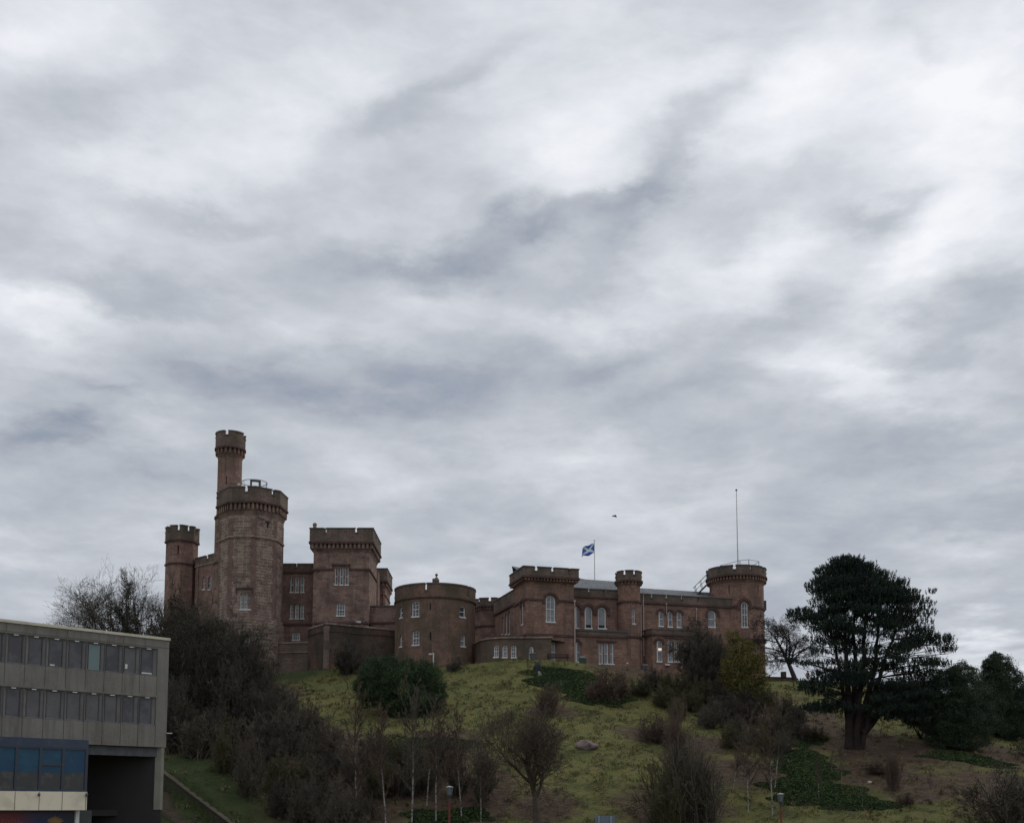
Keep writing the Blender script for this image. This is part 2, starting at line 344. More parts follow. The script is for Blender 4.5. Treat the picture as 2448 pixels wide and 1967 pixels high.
# ------------------------------------------------------------ masonry surfaces
class Surf:
    """vertical wall surface along a plan polyline; u along it, v = z, w = depth inwards"""
    def __init__(s, pts, closed=True):
        s.p = [np.array(q[:2], dtype=float) for q in pts]; s.closed = closed; n = len(s.p)
        s.ns = n if closed else n-1
        s.d = []; s.len = []; s.nrm = []
        for i in range(s.ns):
            e = s.p[(i+1) % n]-s.p[i]; l = np.linalg.norm(e); e = e/l; s.d.append(e); s.len.append(l); s.nrm.append(np.array([e[1], -e[0]]))
        s.cum = np.concatenate([[0], np.cumsum(s.len)]); s.total = s.cum[-1]
        s.mit = []
        for i in range(n):
            if closed: a, b = s.nrm[i-1], s.nrm[i]
            else: a = s.nrm[max(i-1, 0)]; b = s.nrm[min(i, s.ns-1)]
            s.mit.append((a+b)/max(.2, (1+a.dot(b))))
    def S(s, u, v, w=0):
        if s.closed: u = u % s.total
        i = min(max(int(np.searchsorted(s.cum, u, side='right')-1), 0), s.ns-1)
        t = (u-s.cum[i])/s.len[i]; j = (i+1) % len(s.p)
        q = s.p[i]*(1-t)+s.p[j]*t - w*(s.mit[i]*(1-t)+s.mit[j]*t)
        return (q[0], q[1], v)
    def seg(s, u):
        if s.closed: u = u % s.total
        return min(max(int(np.searchsorted(s.cum, u, side='right')-1), 0), s.ns-1)
    def breaks(s, u0, u1):
        r = [u0]
        ks = range(-1, 3) if s.closed else [0]
        for k in ks:
            for c in (s.cum[:-1] if s.closed else s.cum):
                x = c + k*s.total
                if u0+1e-4 < x < u1-1e-4: r.append(x)
        r.append(u1); return sorted(set(round(x, 5) for x in r))
    def front(s, u, z, w=0):
        n = s.nrm[s.seg(u)]; q = s.S(u, z, w); return n[0]*(-q[0])+n[1]*(-q[1]) > 0
    def u_at(s, px, z, w=0):
        us = np.linspace(0, s.total, 1600, endpoint=False) if s.closed else np.linspace(0, s.total, 1600)
        best = None
        for u in us:
            if not s.front(u, z, w): continue
            q = s.S(u, z, w); e = abs(proj(*q)[0]-px)
            if best is None or e < best[0]: best = (e, u)
        return best[1]
    def z_at(s, u, py, w=0): return z_of(py, s.S(u, 0, w)[1])
    def rect(s, x0, x1, y0, y1, w=0):
        zm = 25.0
        for _ in range(2):
            um = s.u_at((x0+x1)/2, zm, w); zm = (s.z_at(um, y0)+s.z_at(um, y1))/2
        a, b = s.u_at(x0, zm, w), s.u_at(x1, zm, w)
        if s.closed and a > b: a -= s.total
        return a, b, s.z_at(um, y1, w), s.z_at(um, y0, w)
def ngon(cx, cy, r, n, a0=0): return [(cx+r*math.sin(R(a0+360*i/n)), cy-r*math.cos(R(a0+360*i/n))) for i in range(n)]
def sprism(mb, S, poly, w0, w1, mat=0):
    """convex polygon in (u, v), counter-clockwise, extruded from depth w0 (front) to w1 (back)"""
    A = [S.S(u, v, w0) for u, v in poly]; B = [S.S(u, v, w1) for u, v in poly]
    mb.face(A, poly, mat); mb.face(B[::-1], poly[::-1], mat); n = len(poly)
    for i in range(n):
        j = (i+1) % n; mb.face([A[i], B[i], B[j], A[j]], [poly[i], (poly[i][0]+w1-w0, poly[i][1]), (poly[j][0]+w1-w0, poly[j][1]), poly[j]], mat)
def sbox(mb, S, u0, u1, v0, v1, w0, w1, mat=0, ends=True):
    bs = S.breaks(u0, u1)
    for a, b in zip(bs, bs[1:]):
        p = [S.S(a+1e-5, v0, w0), S.S(b-1e-5, v0, w0), S.S(b-1e-5, v1, w0), S.S(a+1e-5, v1, w0)]
        q = [S.S(a+1e-5, v0, w1), S.S(b-1e-5, v0, w1), S.S(b-1e-5, v1, w1), S.S(a+1e-5, v1, w1)]
        mb.face(p, [(a,v0),(b,v0),(b,v1),(a,v1)], mat); mb.face(q[::-1], [(a,v0),(a,v1),(b,v1),(b,v0)], mat)
        mb.face([p[3], p[2], q[2], q[3]], [(a,v1),(b,v1),(b,v1+.3),(a,v1+.3)], mat); mb.face([p[1], p[0], q[0], q[1]], None, mat)
    if ends:
        for u, fl in ((u0, 0), (u1, 1)):
            e = 1e-5 if not fl else -1e-5
            r = [S.S(u+e, v0, w0), S.S(u+e, v1, w0), S.S(u+e, v1, w1), S.S(u+e, v0, w1)]
            mb.face(r[::-1] if fl == 0 else r, [(0,v0),(0,v1),(.4,v1),(.4,v0)][::-1] if fl == 0 else [(0,v0),(0,v1),(.4,v1),(.4,v0)], mat)
def band(mb, S, z0, w0, z1, w1, u0=0, u1=None, mat=0):
    bs = S.breaks(u0, S.total if u1 is None else u1)
    for a, b in zip(bs, bs[1:]):
        mb.face([S.S(a+1e-5,z0,w0), S.S(b-1e-5,z0,w0), S.S(b-1e-5,z1,w1), S.S(a+1e-5,z1,w1)], [(a,z0),(b,z0),(b,z1),(a,z1)], mat)
def arc_pts(o, n=8):
    u0, u1, z0, z1, rise = o[:5]; uc = (u0+u1)/2; hw = (u1-u0)/2; zs = z1-rise
    return [(uc-hw*math.cos(math.pi*i/n), zs+rise*math.sin(math.pi*i/n)) for i in range(n+1)]
def wall(mb, S, z0, z1, ops=(), u0=0, u1=None, mat=0, rec=.25):
    u1 = S.total if u1 is None else u1
    ops = [list(o) for o in ops]
    for o in ops:       # wrap openings into range
        while o[0] < u0-1e-6 and S.closed: o[0] += S.total; o[1] += S.total
    if S.closed:
        ex = []
        for o in ops:
            if o[1] > u1+1e-6: ex.append([o[0]-S.total, o[1]-S.total]+o[2:])
        ops += ex
    us = set(S.breaks(u0, u1)); vs = {round(z0,5), round(z1,5)}
    for o in ops:
        for k in (0, 1):
            if u0 < o[k] < u1: us.add(round(o[k], 5))
        for k in (2, 3):
            if z0 < o[k] < z1: vs.add(round(o[k], 5))
    us = sorted(us); vs = sorted(vs)
    for a, b in zip(us, us[1:]):
        if b-a < 1e-4: continue
        um = (a+b)/2; col = [o for o in ops if o[0]-1e-4 <= um <= o[1]+1e-4]
        run = None
        for c, d in zip(vs, vs[1:]):
            vm = (c+d)/2
            if any(o[2] < vm < o[3] for o in col):
                if run is not None: mb.face([S.S(a+1e-5,run,0), S.S(b-1e-5,run,0), S.S(b-1e-5,c,0), S.S(a+1e-5,c,0)], [(a,run),(b,run),(b,c),(a,c)], mat); run = None
            elif run is None: run = c
        if run is not None: mb.face([S.S(a+1e-5,run,0), S.S(b-1e-5,run,0), S.S(b-1e-5,z1,0), S.S(a+1e-5,z1,0)], [(a,run),(b,run),(b,z1),(a,z1)], mat)
    for o in ops:
        a, b, c, d, rise = o[:5]
        if b < u0 or a > u1: continue
        zs = d-rise
        for u, fl in ((a, 1), (b, 0)):
            q = [S.S(u,c,0), S.S(u,zs,0), S.S(u,zs,rec), S.S(u,c,rec)]
            mb.face(q if fl else q[::-1], [(0,c),(0,zs),(rec,zs),(rec,c)] if fl else [(0,c),(0,zs),(rec,zs),(rec,c)][::-1], mat)
        mb.face([S.S(a,c,0), S.S(a,c,rec), S.S(b,c,rec), S.S(b,c,0)][::-1], None, mat)
        if rise <= 0: mb.face([S.S(a,d,0), S.S(a,d,rec), S.S(b,d,rec), S.S(b,d,0)], None, mat)
        else:
            ap = arc_pts(o)
            for p, q in zip(ap, ap[1:]):
                mb.face([S.S(p[0],p[1],0), S.S(q[0],q[1],0), S.S(q[0],d,0), S.S(p[0],d,0)], [p, q, (q[0],d), (p[0],d)], mat)
                mb.face([S.S(p[0],p[1],0), S.S(p[0],p[1],rec), S.S(q[0],q[1],rec), S.S(q[0],q[1],0)], None, mat)
def hood(mb, S, o, gap=.12, h=.28, w=-.12, drop=0, mat=0):
    """raised moulding over the arch of an opening"""
    u0, u1, z0, z1, rise = o[:5]; g = gap
    ins = arc_pts((u0-g, u1+g, z0, z1+g, rise+g), 8); out = arc_pts((u0-g-h, u1+g+h, z0, z1+g+h, rise+g+h), 8)
    for k in range(8): sprism(mb, S, [ins[k], ins[k+1], out[k+1], out[k]], w, .02, mat)
    if drop:
        zs = z1-rise
        sprism(mb, S, [(u0-g-h,zs-drop),(u0-g,zs-drop),(u0-g,zs),(u0-g-h,zs)], w, .02, mat); sprism(mb, S, [(u1+g,zs-drop),(u1+g+h,zs-drop),(u1+g+h,zs),(u1+g,zs)], w, .02, mat)
def window(parent, S, o, nv=1, glass=None, frame=None, rec=.2, fw=.11, label=None, sill=True, rail=True, low=None):
    """sash window: painted frame (outer bars, meeting rail, glazing bars) and glass, one mesh"""
    u0, u1, z0, z1, rise = o[:5]; mb = MB(); zs = z1-rise; F = 0
    fw = min(fw, (u1-u0)*.2)
    def bx(a, b, c, d, w0=None, m=0): sprism(mb, S, [(a,c),(b,c),(b,d),(a,d)], rec-.05 if w0 is None else w0, rec+.06, m)
    bx(u0, u0+fw, z0, zs); bx(u1-fw, u1, z0, zs); bx(u0+fw, u1-fw, z0, z0+fw*1.3)
    if sill: sprism(mb, S, [(u0-.05,z0-.02),(u1+.05,z0-.02),(u1+.05,z0+.14),(u0-.05,z0+.14)], -.05, rec-.06, 0)
    zm = (z0+z1)/2
    if rail: bx(u0+fw, u1-fw, zm-.045, zm+.045)
    for k in range(nv):
        uc = u0+(u1-u0)*(k+1)/(nv+1); bx(uc-.025, uc+.025, z0+fw, zs+rise*.9)
    if nv:
        for zz in ((z0+zm)/2, (zm+z1)/2): bx(u0+fw, u1-fw, zz-.02, zz+.02)
    g = 1
    if rise <= 0:
        bx(u0+fw, u1-fw, z1-fw, z1)
        if low is None: sprism(mb, S, [(u0,z0),(u1,z0),(u1,z1),(u0,z1)], rec+.02, rec+.1, g)
    else:
        out = arc_pts((u0,u1,z0,z1,rise)); ins = arc_pts((u0+fw,u1-fw,z0,z1-fw,max(rise-fw*.9,.02)))
        for k in range(8): sprism(mb, S, [ins[k], ins[k+1], out[k+1], out[k]], rec-.05, rec+.06, 0)
        if low is None: sprism(mb, S, [(u0,z0),(u1,z0)] + out[::-1], rec+.02, rec+.1, g)
    if low is not None:      # lower part as a darker pane
        zl = z0+(z1-z0)*low
        sprism(mb, S, [(u0,z0),(u1,z0),(u1,zl),(u0,zl)], rec+.02, rec+.1, 2)
        top = arc_pts((u0,u1,z0,z1,rise))[::-1] if rise > 0 else [(u1,z1),(u0,z1)]
        sprism(mb, S, [(u0,zl),(u1,zl)] + top, rec+.02, rec+.1, 1)
    w = mb.build('window', [frame or WHITE, glass or GLASS, DARK], parent)
    if label: w['label'] = label
    return w
def slit(parent, S, o, rec=.22):
    mb = MB(); sprism(mb, S, [(o[0],o[2]),(o[1],o[2]),(o[1],o[3]),(o[0],o[3])], rec, rec+.1, 0); return mb.build('arrow_slit', DARK, parent)
def parapet(parent, S, zb, zt, p, notches, zn, thick=.4, mats=(None, None), cope=.14, inner=0):
    """battlement: zb..zt standing p proud of the wall, cut by notches [(u0,u1)] down to zn"""
    mb = MB(); T = S.total; w0 = -p; w1 = -p+thick
    cuts = []
    for a, b in notches:
        if S.closed:
            a, b = a % T, b % T
            if a > b: cuts += [(a, T), (0, b)]
            else: cuts.append((a, b))
        else: cuts.append((max(a, 0), min(b, T)))
    cuts.sort(); cur = 0
    spans = []
    for a, b in cuts:
        if a > cur+1e-4: spans.append((cur, a, zt))
        spans.append((a, b, zn)); cur = b
    if cur < T-1e-4: spans.append((cur, T, zt))
    for a, b, z in spans:
        sbox(mb, S, a, b, zb, z-cope, w0, w1, 0)
        sbox(mb, S, a-(.05 if z == zt and a > .01 else 0), b+(.05 if z == zt and b < T-.01 else 0), z-cope, z, w0-.07, w1+.05, 1)
    return mb.build('parapet', [mats[0] or PARA, mats[1] or COPE], parent)
def notch_list(S, z, pxs, wpx, w=0, auto=2.6, autow=.42):
    r = []
    for p in pxs:
        wp = wpx
        if isinstance(p, tuple): p, wp = p
        a = S.u_at(p-wp/2, z, w); b = S.u_at(p+wp/2, z, w)
        if S.closed and a > b: a -= S.total
        r.append((a, b))
    if auto and S.closed:      # the hidden far side carries the same rhythm
        u = 0
        while u < S.total-autow:
            if not S.front(u, z, w) and not S.front(u+autow, z, w): r.append((u, u+autow))
            u += auto
    return r
def corbels(parent, S, z0, z1, p, step=.55, cw=.26, mats=None):
    """flared band under a parapet with a row of little corbel blocks"""
    mb = MB(); zm = z0+(z1-z0)*.42
    band(mb, S, z0, 0, zm, -p*.5); band(mb, S, zm, -p*.5, zm, -p*.25); band(mb, S, zm, -p*.25, z1, -p*.25)
    n = max(4, int(S.total/step)); st = S.total/n
    for k in range(n):
        u = k*st+st*.3; sprism(mb, S, [(u,zm-.05),(u+cw,zm-.05),(u+cw,z1),(u,z1)], -p*.92, -p*.2, 0)
    sbox(mb, S, 0, S.total, z1-.12, z1+.14, -p-.10, 0, 1, ends=not S.closed)
    return mb.build('corbel_band', [mats or RED2, TRIM], parent)
def string(parent, S, z, h=.24, w=.13, m=None, u0=0, u1=None, name='string_course'):
    mb = MB(); u1 = S.total if u1 is None else u1
    sbox(mb, S, u0, u1, z-h/2, z+h/2, -w, .03, 0, ends=not S.closed)
    return mb.build(name, m or TRIM, parent)
def roof_cap(mb, S, z, w=0, mat=0):
    mb.face([S.S(c, z, w) for c in S.cum[:len(S.p)]], None, mat)
def pipe(parent, S, px, y0, y1, r=.075, w=-.1, m=None, name='downpipe'):
    zm = 25.; u = S.u_at(px, zm); za = S.z_at(u, y0); zb = S.z_at(u, y1)
    mb = MB(); mb.tube(S.S(u, zb, w), S.S(u, za, w), r, n=8); mb.box(S.S(u, za, w), (r*1.7,r*1.5,.12))
    return mb.build(name, m or PIPE, parent)
# ============================================================ LEFT CASTLE BUILDING
def XY(px, py, Y): p = P(px, py, Y); return p.x, p.y
def add_ops(S, specs):
    """specs: (x0,x1,y0,y1,arch kind) in photograph positions on the surface; arch 'r' round, 's' segmental, '' flat"""
    r = []
    for sp_ in specs:
        u0, u1, z0, z1 = S.rect(*sp_[:4]); k = sp_[4] if len(sp_) > 4 else ''
        rise = {'r': (u1-u0)/2, 's': (u1-u0)*.16, 'p': (u1-u0)*.6, '': 0}[k]; r.append([u0, u1, z0, z1, rise])
    return r
castle = empty('castle_building', P(650, 1560, 150), 'red sandstone castle block with tall octagonal tower, left of the squat round tower', 'castle', None)

# --- corner turret, far left
cx, cy = XY(434, 1350, 158); S = Surf(ngon(cx, cy, mlen(37.5,158), 8, 22.5-9))
uf = S.u_at(434, 40); zt = S.z_at(uf, 1254); zs = S.z_at(uf, 1290); z2 = S.z_at(uf, 1345)
ops = add_ops(S, [(424.5,427.5,1303,1324)])
mb = MB(); wall(mb, S, 12, zs, ops); roof_cap(mb, S, zs+.1); t = mb.build('corner_turret', RED2, castle)
parapet(t, S, zs, zt, .12, notch_list(S, zt, [390,406,427,452,469], 6), zt-.75)
string(t, S, zs, .25, .2); string(t, S, z2); slit(t, S, ops[0])
# --- low link wall between turret and tower
a = XY(466, 1400, 157); b = XY(525, 1400, 153); S = Surf([a, b, (b[0], b[1]+5), (a[0], a[1]+5)])
uf = S.u_at(495, 38); zt = S.z_at(uf, 1327); zs = S.z_at(uf, 1348.5)
ops = add_ops(S, [(484,491,1378,1410,'r'), (497.5,504.5,1378,1410,'r')])
mb = MB(); wall(mb, S, 14, zs+.2, ops); roof_cap(mb, S, zs+.1); t = mb.build('link_wall', RED2, castle)
parapet(t, S, zs, zt, .06, notch_list(S, zt, [495], 5), zt-.5); string(t, S, zs, .2, .12, TRIML)
for o in ops: window(t, S, o, 1, GLASS)
pipe(t, S, 470, 1350, 1440, m=TRIML)
# --- stair turret
cx, cy = XY(547.5, 1200, 151.5); S = Surf(ngon(cx, cy, mlen(28.8,151.5), 28, 4))
uf = S.u_at(547, 40); zt = S.z_at(uf, 1030); zs = S.z_at(uf, 1069); zc = S.z_at(uf, 1092)
ops = add_ops(S, [(540,542.2,1137,1158)])
mb = MB(); wall(mb, S, 14, zs, ops); roof_cap(mb, S, zs+.2); t = mb.build('stair_turret', RED2, castle)
parapet(t, S, zs, zt, .38, notch_list(S, zt, [518,543.5,580], 7), zt-.6); corbels(t, S, zc, zs, .38, .5, .22, mats=RED2); slit(t, S, ops[0])
S2 = Surf(ngon(cx, cy, mlen(31.5,151.5), 28, 4)); zq = z_of(1232, 150)
mb = MB(); wall(mb, S2, 13, zq); band(mb, S2, zq, 0, zq+.4, .12); mb.build('lower_shaft', PURPLE, t)
string(t, S2, zq-.1, .3, .12, TRIM); string(t, S2, z_of(1344, 150), .25, .1, TRIM)
# --- octagonal tower
OX, OY = XY(600, 1350, 148.5); OR = mlen(75.6, 148.5); S = Surf(ngon(OX, OY, OR, 8, -28))
uf = S.u_at(590, 40); zt = S.z_at(uf, 1164); zs = S.z_at(uf, 1201); zc = S.z_at(uf, 1230); zm1 = S.z_at(uf, 1282); zpl = S.z_at(uf, 1478)
ops = add_ops(S, [(573,581,1418,1458,'r'), (582.5,590,1418,1458,'r'), (591.5,599.5,1418,1458,'r'), (546,550,1245,1269), (638,642,1248,1262), (544,550.5,1345,1382),
                  (575,597,1516,1536,'s')])
mb = MB(); wall(mb, S, zpl, zs, ops[:6]); roof_cap(mb, S, zs+.3)
tw = mb.build('octagonal_tower', TOWER, castle); tw['label'] = 'tall octagonal tower of mottled grey-pink rubble'
S3 = Surf(ngon(OX, OY, OR+.32, 8, -28)); o7 = add_ops(S3, [(575,597,1516,1536,'s')])
mb = MB(); band(mb, S, zpl-.15, -.32, zpl+.1, 0); wall(mb, S3, 15, zpl-.15, o7); mb.build('battered_base', TOWER, tw); window(tw, S3, o7[0], 2)
parapet(tw, S, zs, zt, .45, notch_list(S, zt, [590, 649, 530], 7), zt-.7, thick=.45); corbels(tw, S, zc, zs, .45, .52, .25, mats=PURPLE)
string(tw, S, zm1, .26, .14, TRIML); string(tw, S, zpl+.05, .28, .22, TRIML)
for o in ops[:3]: window(tw, S, o, 1, GLASS)
for o in ops[3:6]: slit(tw, S, o)
# cross arms of the T-shaped loop, quoins on the corners, hood over the triple window
mb = MB(); o = ops[4]; sprism(mb, S, [(o[0]-.25,o[3]-.1),(o[1]+.25,o[3]-.1),(o[1]+.25,o[3]+.1),(o[0]-.25,o[3]+.1)], -.01, .02); mb.build('loop_cross_arm', DARK, tw)
mb = MB()
for k in range(8):
    z = zpl+.3; i = 0
    while z < zc-.5:
        w = .52 if i % 2 else .36; u = S.cum[k]; sbox(mb, S, u-w, u+w, z, z+.5, -.03, .02, 0); z += .53; i += 1
mb.build('quoin_stones', stone('smooth_quoin_stone', (.185,.122,.104), (.215,.145,.122), (.15,.10,.086), bw=2, bh=.53, stain=(.13,.09,.08)), tw)
a, b, c, d = S.rect(564.5, 605, 1405.5, 1408.5); mb = MB(); sbox(mb, S, a, b, c, d+.1, -.14, .02); sprism(mb, S, [(a,c-.5),(a+.15,c-.5),(a+.15,c),(a,c)], -.14, .02); sprism(mb, S, [(b-.15,c-.5),(b,c-.5),(b,c),(b-.15,c)], -.14, .02)
mb.build('hood_mould', TRIM, tw)
# glass walled viewing deck on the roof
GX0, GY0 = XY(608, 1155, 147.8); gr = mlen(31, 147.8); gz0 = z_of(1172, 146.4); gz1 = z_of(1146.5, 146.2)
GL = bpy.data.materials.new('clear_deck_glass'); GL.use_nodes = True; nt = GL.node_tree; pb = nt.nodes['Principled BSDF']
pb.inputs['Base Color'].default_value = (.93,.95,.95,1); pb.inputs['Roughness'].default_value = .03; pb.inputs['Transmission Weight'].default_value = 1; pb.inputs['IOR'].default_value = 1.02
S4 = Surf(ngon(GX0, GY0, gr, 36, 0)); mb = MB()
sbox(mb, S4, 0, S4.total, gz0, gz1, 0, .03, 0, ends=False); sbox(mb, S4, 0, S4.total, gz1, gz1+.08, -.03, .07, 1, ends=False)
for k in range(0, 36, 4):
    u = S4.cum[k]; sbox(mb, S4, u-.02, u+.02, gz0, gz1, -.01, .05, 1)
u0 = S4.u_at(598.5, gz1); u1 = S4.u_at(623, gz1)
if u0 > u1: u0 -= S4.total
for a, b, c, d in ((u0,u0+.22,gz0,gz1-.05),(u1-.22,u1,gz0,gz1-.05),(u0,u1,gz1-.28,gz1-.02)): sbox(mb, S4, a, b, c, d, -.1, .12, 2)
mb.build('glass_viewing_deck', [GL, mat('pale_steel_rail', (.45,.48,.5), .5, .4), METAL], tw)
mb = MB(); q = P(570.5, 1158, 146.6); mb.lathe(q, [(0,-.16),(.13,-.1),(.16,0),(.13,.1),(0,.16)], 10); mb.tube((q.x,q.y,q.z-.16), (q.x,q.y,q.z-.75), .03); mb.build('deck_lamp', POLE, tw)

# --- wing between the tower and the keep
a = XY(655, 1450, 153); b = XY(760, 1450, 153); S = Surf([a, b, (b[0], b[1]+9), (a[0], a[1]+9)])
uf = S.u_at(710, 32); zt = S.z_at(uf, 1346.5); zs = S.z_at(uf, 1374); zr = S.z_at(uf, 1338.6)
ops = add_ops(S, [(693.5,701.6,1378,1417,'r'),(705.8,714.4,1378,1417,'r'),(718.8,727.6,1378,1417,'r'),(693,701,1444,1480,'r'),(705.4,714,1444,1480,'r'),(718.4,727.2,1444,1480,'r'),(698.5,716.7,1510,1531,'s')])
mb = MB(); wall(mb, S, 15, zs+.2, ops); wg = mb.build('link_wing', RED2, castle)
parapet(wg, S, zs+.5, zt, .06, notch_list(S, zt, [709], 5), zt-.5); string(wg, S, zs+.35, .3, .14)
string(wg, S, S.z_at(uf, 1492.5), .26, .14)
for o in ops[:3]: window(wg, S, o, 0, GLASS)
for o in ops[3:6]: window(wg, S, o, 1, GLASS)
window(wg, S, ops[6], 2)
mb = MB(); zrr = zr+.4
p0, p1 = S.S(0.3, zs+.6, .6), S.S(S.len[0]-.3, zs+.6, .6); mb.face([p0, p1, (p1[0], p1[1]+3.6, zrr), (p0[0], p0[1]+3.6, zrr)]); mb.face([(p0[0],p0[1]+3.6,zrr),(p1[0],p1[1]+3.6,zrr),(p1[0],p1[1]+7.4,zs+.6),(p0[0],p0[1]+7.4,zs+.6)])
mb.build('roof', SLATE, wg); pipe(wg, S, 672.5, 1386, 1532, w=-.12, m=TRIML)
# --- square keep
a = XY(748.5, 1400, 150); b = XY(882.5, 1400, 150); S = Surf([a, b, (b[0]+.0, b[1]+8.2), (a[0], a[1]+8.2)])
uf = S.u_at(815, 35); zt = S.z_at(uf, 1263.2); zs = S.z_at(uf, 1298.5); zc = S.z_at(uf, 1321); zm = S.z_at(uf, 1361)
ops = add_ops(S, [(799.5,807.5,1356,1399,'p'),(812,820.5,1356,1399,'p'),(825,833.5,1356,1399,'p'),(804,824.8,1440.5,1473,'s')])
mb = MB(); wall(mb, S, 15, zs, ops); roof_cap(mb, S, zs+.3); kp = mb.build('square_keep', PURPLE, castle); kp['label'] = 'square keep with deep corbelled battlement'
nl = notch_list(S, zt, [783,850], 6.5); n1 = S.len[0]; nl += [(n1+2.6,n1+3.0),(n1+5.4,n1+5.8)]
parapet(kp, S, zs, zt, .5, nl, zt-.62, thick=.45); corbels(kp, S, zc, zs, .5, .5, .24, mats=PURPLE)
a_, b_, c_, d_ = S.rect(795, 837, 1350.5, 1356); mb = MB(); sbox(mb, S, a_, b_, d_-.1, d_+.15, -.14, .02)
for u in (a_, b_-.2): sprism(mb, S, [(u,zm-.1),(u+.2,zm-.1),(u+.2,d_),(u,d_)], -.14, .02)
sbox(mb, S, 0, a_, zm-.12, zm+.12, -.14, .02); sbox(mb, S, b_, S.total, zm-.12, zm+.12, -.14, .02); mb.build('hood_mould', TRIM, kp)
for o in ops[:3]: window(kp, S, o, 0, GLASS)
window(kp, S, ops[3], 2, GLASS)
string(kp, S, S.z_at(uf, 1489), .24, .12)
mb = MB(); q = P(752.5, 1263, 150); mb.lathe((q.x,q.y,zt-.5), [(.26,0),(.24,.9),(.30,1.0),(.30,1.1),(.2,1.15),(.2,1.25),(0,1.25)], 12); mb.build('chimney_pot', mat('clay_pot', (.24,.17,.14), .9, .2), kp)
# --- small tower behind the keep
a = XY(895, 1400, 166); b = XY(921, 1400, 166); S = Surf([a, b, (b[0]+.0, b[1]+6.5), (a[0], a[1]+6.5)])
uf = S.u_at(910, 35); zt = S.z_at(uf, 1358.5); zs = S.z_at(uf, 1390.5); zc = S.z_at(uf, 1408)
mb = MB(); wall(mb, S, 16, zs); roof_cap(mb, S, zs+.2); t = mb.build('rear_tower', RED2, castle)
parapet(t, S, zs, zt, .3, [(S.len[0]+2.6,S.len[0]+3.0)], zt-.5); corbels(t, S, zc, zs, .3, .45, .2, mats=RED2); string(t, S, zc-.9, .18, .1)
pipe(t, S, 915, 1410, 1450, m=TRIML)
a = XY(893, 1420, 163); b = XY(903, 1420, 163); S = Surf([a, b, (b[0], b[1]+3), (a[0], a[1]+3)]); zt = z_of(1366, 163)
mb = MB(); wall(mb, S, 16, zt); roof_cap(mb, S, zt); mb.build('rear_wing', RED2, castle)

# ============================================================ WALLS ABOUT THE LEFT BUILDING
def wall_thing(pts, z0, z1, name, label, cat, m, cope_h=.22, cope_m=None, group=None, extra=None, thick=.6, close=True):
    t = empty(name, (pts[0][0], pts[0][1], z0), label, cat, group)
    S = Surf(pts, False); mb = MB(); sbox(mb, S, 0, S.total, z0, z1-cope_h, 0, thick); mb.build('wall', m, t)
    mb = MB(); sbox(mb, S, -0.0, S.total, z1-cope_h, z1, -.1, thick+.1); mb.build('coping', cope_m or TRIM, t)
    return t, S
t, S = wall_thing([XY(878,1480,151.5), XY(952,1480,151)], 15, z_of(1447.5, 151.5), 'curtain_wall', 'plain dark rubble curtain wall joining the square keep to the round tower', 'wall', PURPLE, .16, COPE)
string(t, S, z_of(1489, 151.4), .2, .12)
t, S = wall_thing([XY(652,1560,147.6), XY(745,1560,146.6)], 14, z_of(1534, 147), 'retaining_wall', 'low dark retaining wall below the wing, between octagonal tower base and the buttressed wall', 'wall', PARA, .18, TRIML)
string(t, S, z_of(1558.5, 147), .16, .12, TRIML)
zc = z_of(1488, 141.8)
t, S = wall_thing([XY(737,1500,146.2), XY(781,1500,141.6), XY(950,1500,147.2)], 13, zc, 'retaining_wall', 'high canted retaining wall stained brown, in front of the square keep', 'wall',
                  stone('stained_retaining_wall', (.15,.095,.078), (.19,.12,.098), (.11,.078,.065), bw=.8, bh=.28, stain=(.055,.048,.038), st=(.36,.6)), .22, TRIML)
mb = MB(); q = P(779.5, 1560, 141.4); mb.box((q.x, q.y+.05, 17.5), (.32,.3, (zc-.5-17.5)), 0, .3); mb.build('corner_quoins', stone('wall_quoins', (.19,.135,.11), (.22,.16,.13), (.12,.09,.075), bw=2, bh=.5), t)
string(t, S, zc-1.0, .14, .08)
# floodlight on the wall
def floodlight(px, py, Y, label, rz=.3):
    q = P(px, py, Y); t = empty('floodlight', q, label, 'floodlight', 'floodlights on the castle')
    mb = MB(); mb.box((q.x,q.y,q.z+.05), (.24,.14,.12), 0, rz); mb.build('lamp_head', POLE, t)
    mb = MB(); mb.tube((q.x,q.y,q.z-.05), (q.x,q.y+.25,q.z-.4), .03); mb.build('bracket', METAL, t)
floodlight(857.5, 1487, 143.9, 'small white floodlight on the coping of the canted retaining wall', .6)

# ============================================================ ROUND TOWER (bastion)
BX, BY = XY(1040, 1500, 146.0); BR = mlen(96.2, 146)*.995; S = Surf(ngon(BX, BY, BR, 56, 0))
bast = empty('round_tower', (BX, BY, 18.5), 'squat round red sandstone tower with white sash windows, standing alone between the two castle blocks', 'tower')
uf = S.u_at(1040, 28); zt = S.z_at(uf, 1392); zs = S.z_at(uf, 1426.6)
ops = add_ops(S, [(984,1002,1437,1475,'s'),(955.4,962.8,1451,1478),(1027.5,1030,1441,1458),(1099,1113,1448,1476.5,'s'),(985,1002,1507,1543,'s'),(955.4,961.5,1517,1547,'s'),(1027.5,1030.5,1510,1529),(1101.5,1113,1516.7,1546.5,'s')])
mb = MB(); wall(mb, S, 15, zs, ops); roof_cap(mb, S, zs+.3)
BST = stone('mossy_red_sandstone', (.185,.115,.09), (.24,.15,.118), (.15,.10,.082), bw=.8, bh=.27, stain=(.085,.07,.05), st=(.38,.66))
mb.build('wall', BST, bast)
parapet(bast, S, zs, zt, .06, notch_list(S, zt, [1018, (1119,5)], 4.5, auto=3.4), zt-.9, mats=(BST, COPE), cope=.2); string(bast, S, zs, .18, .14)
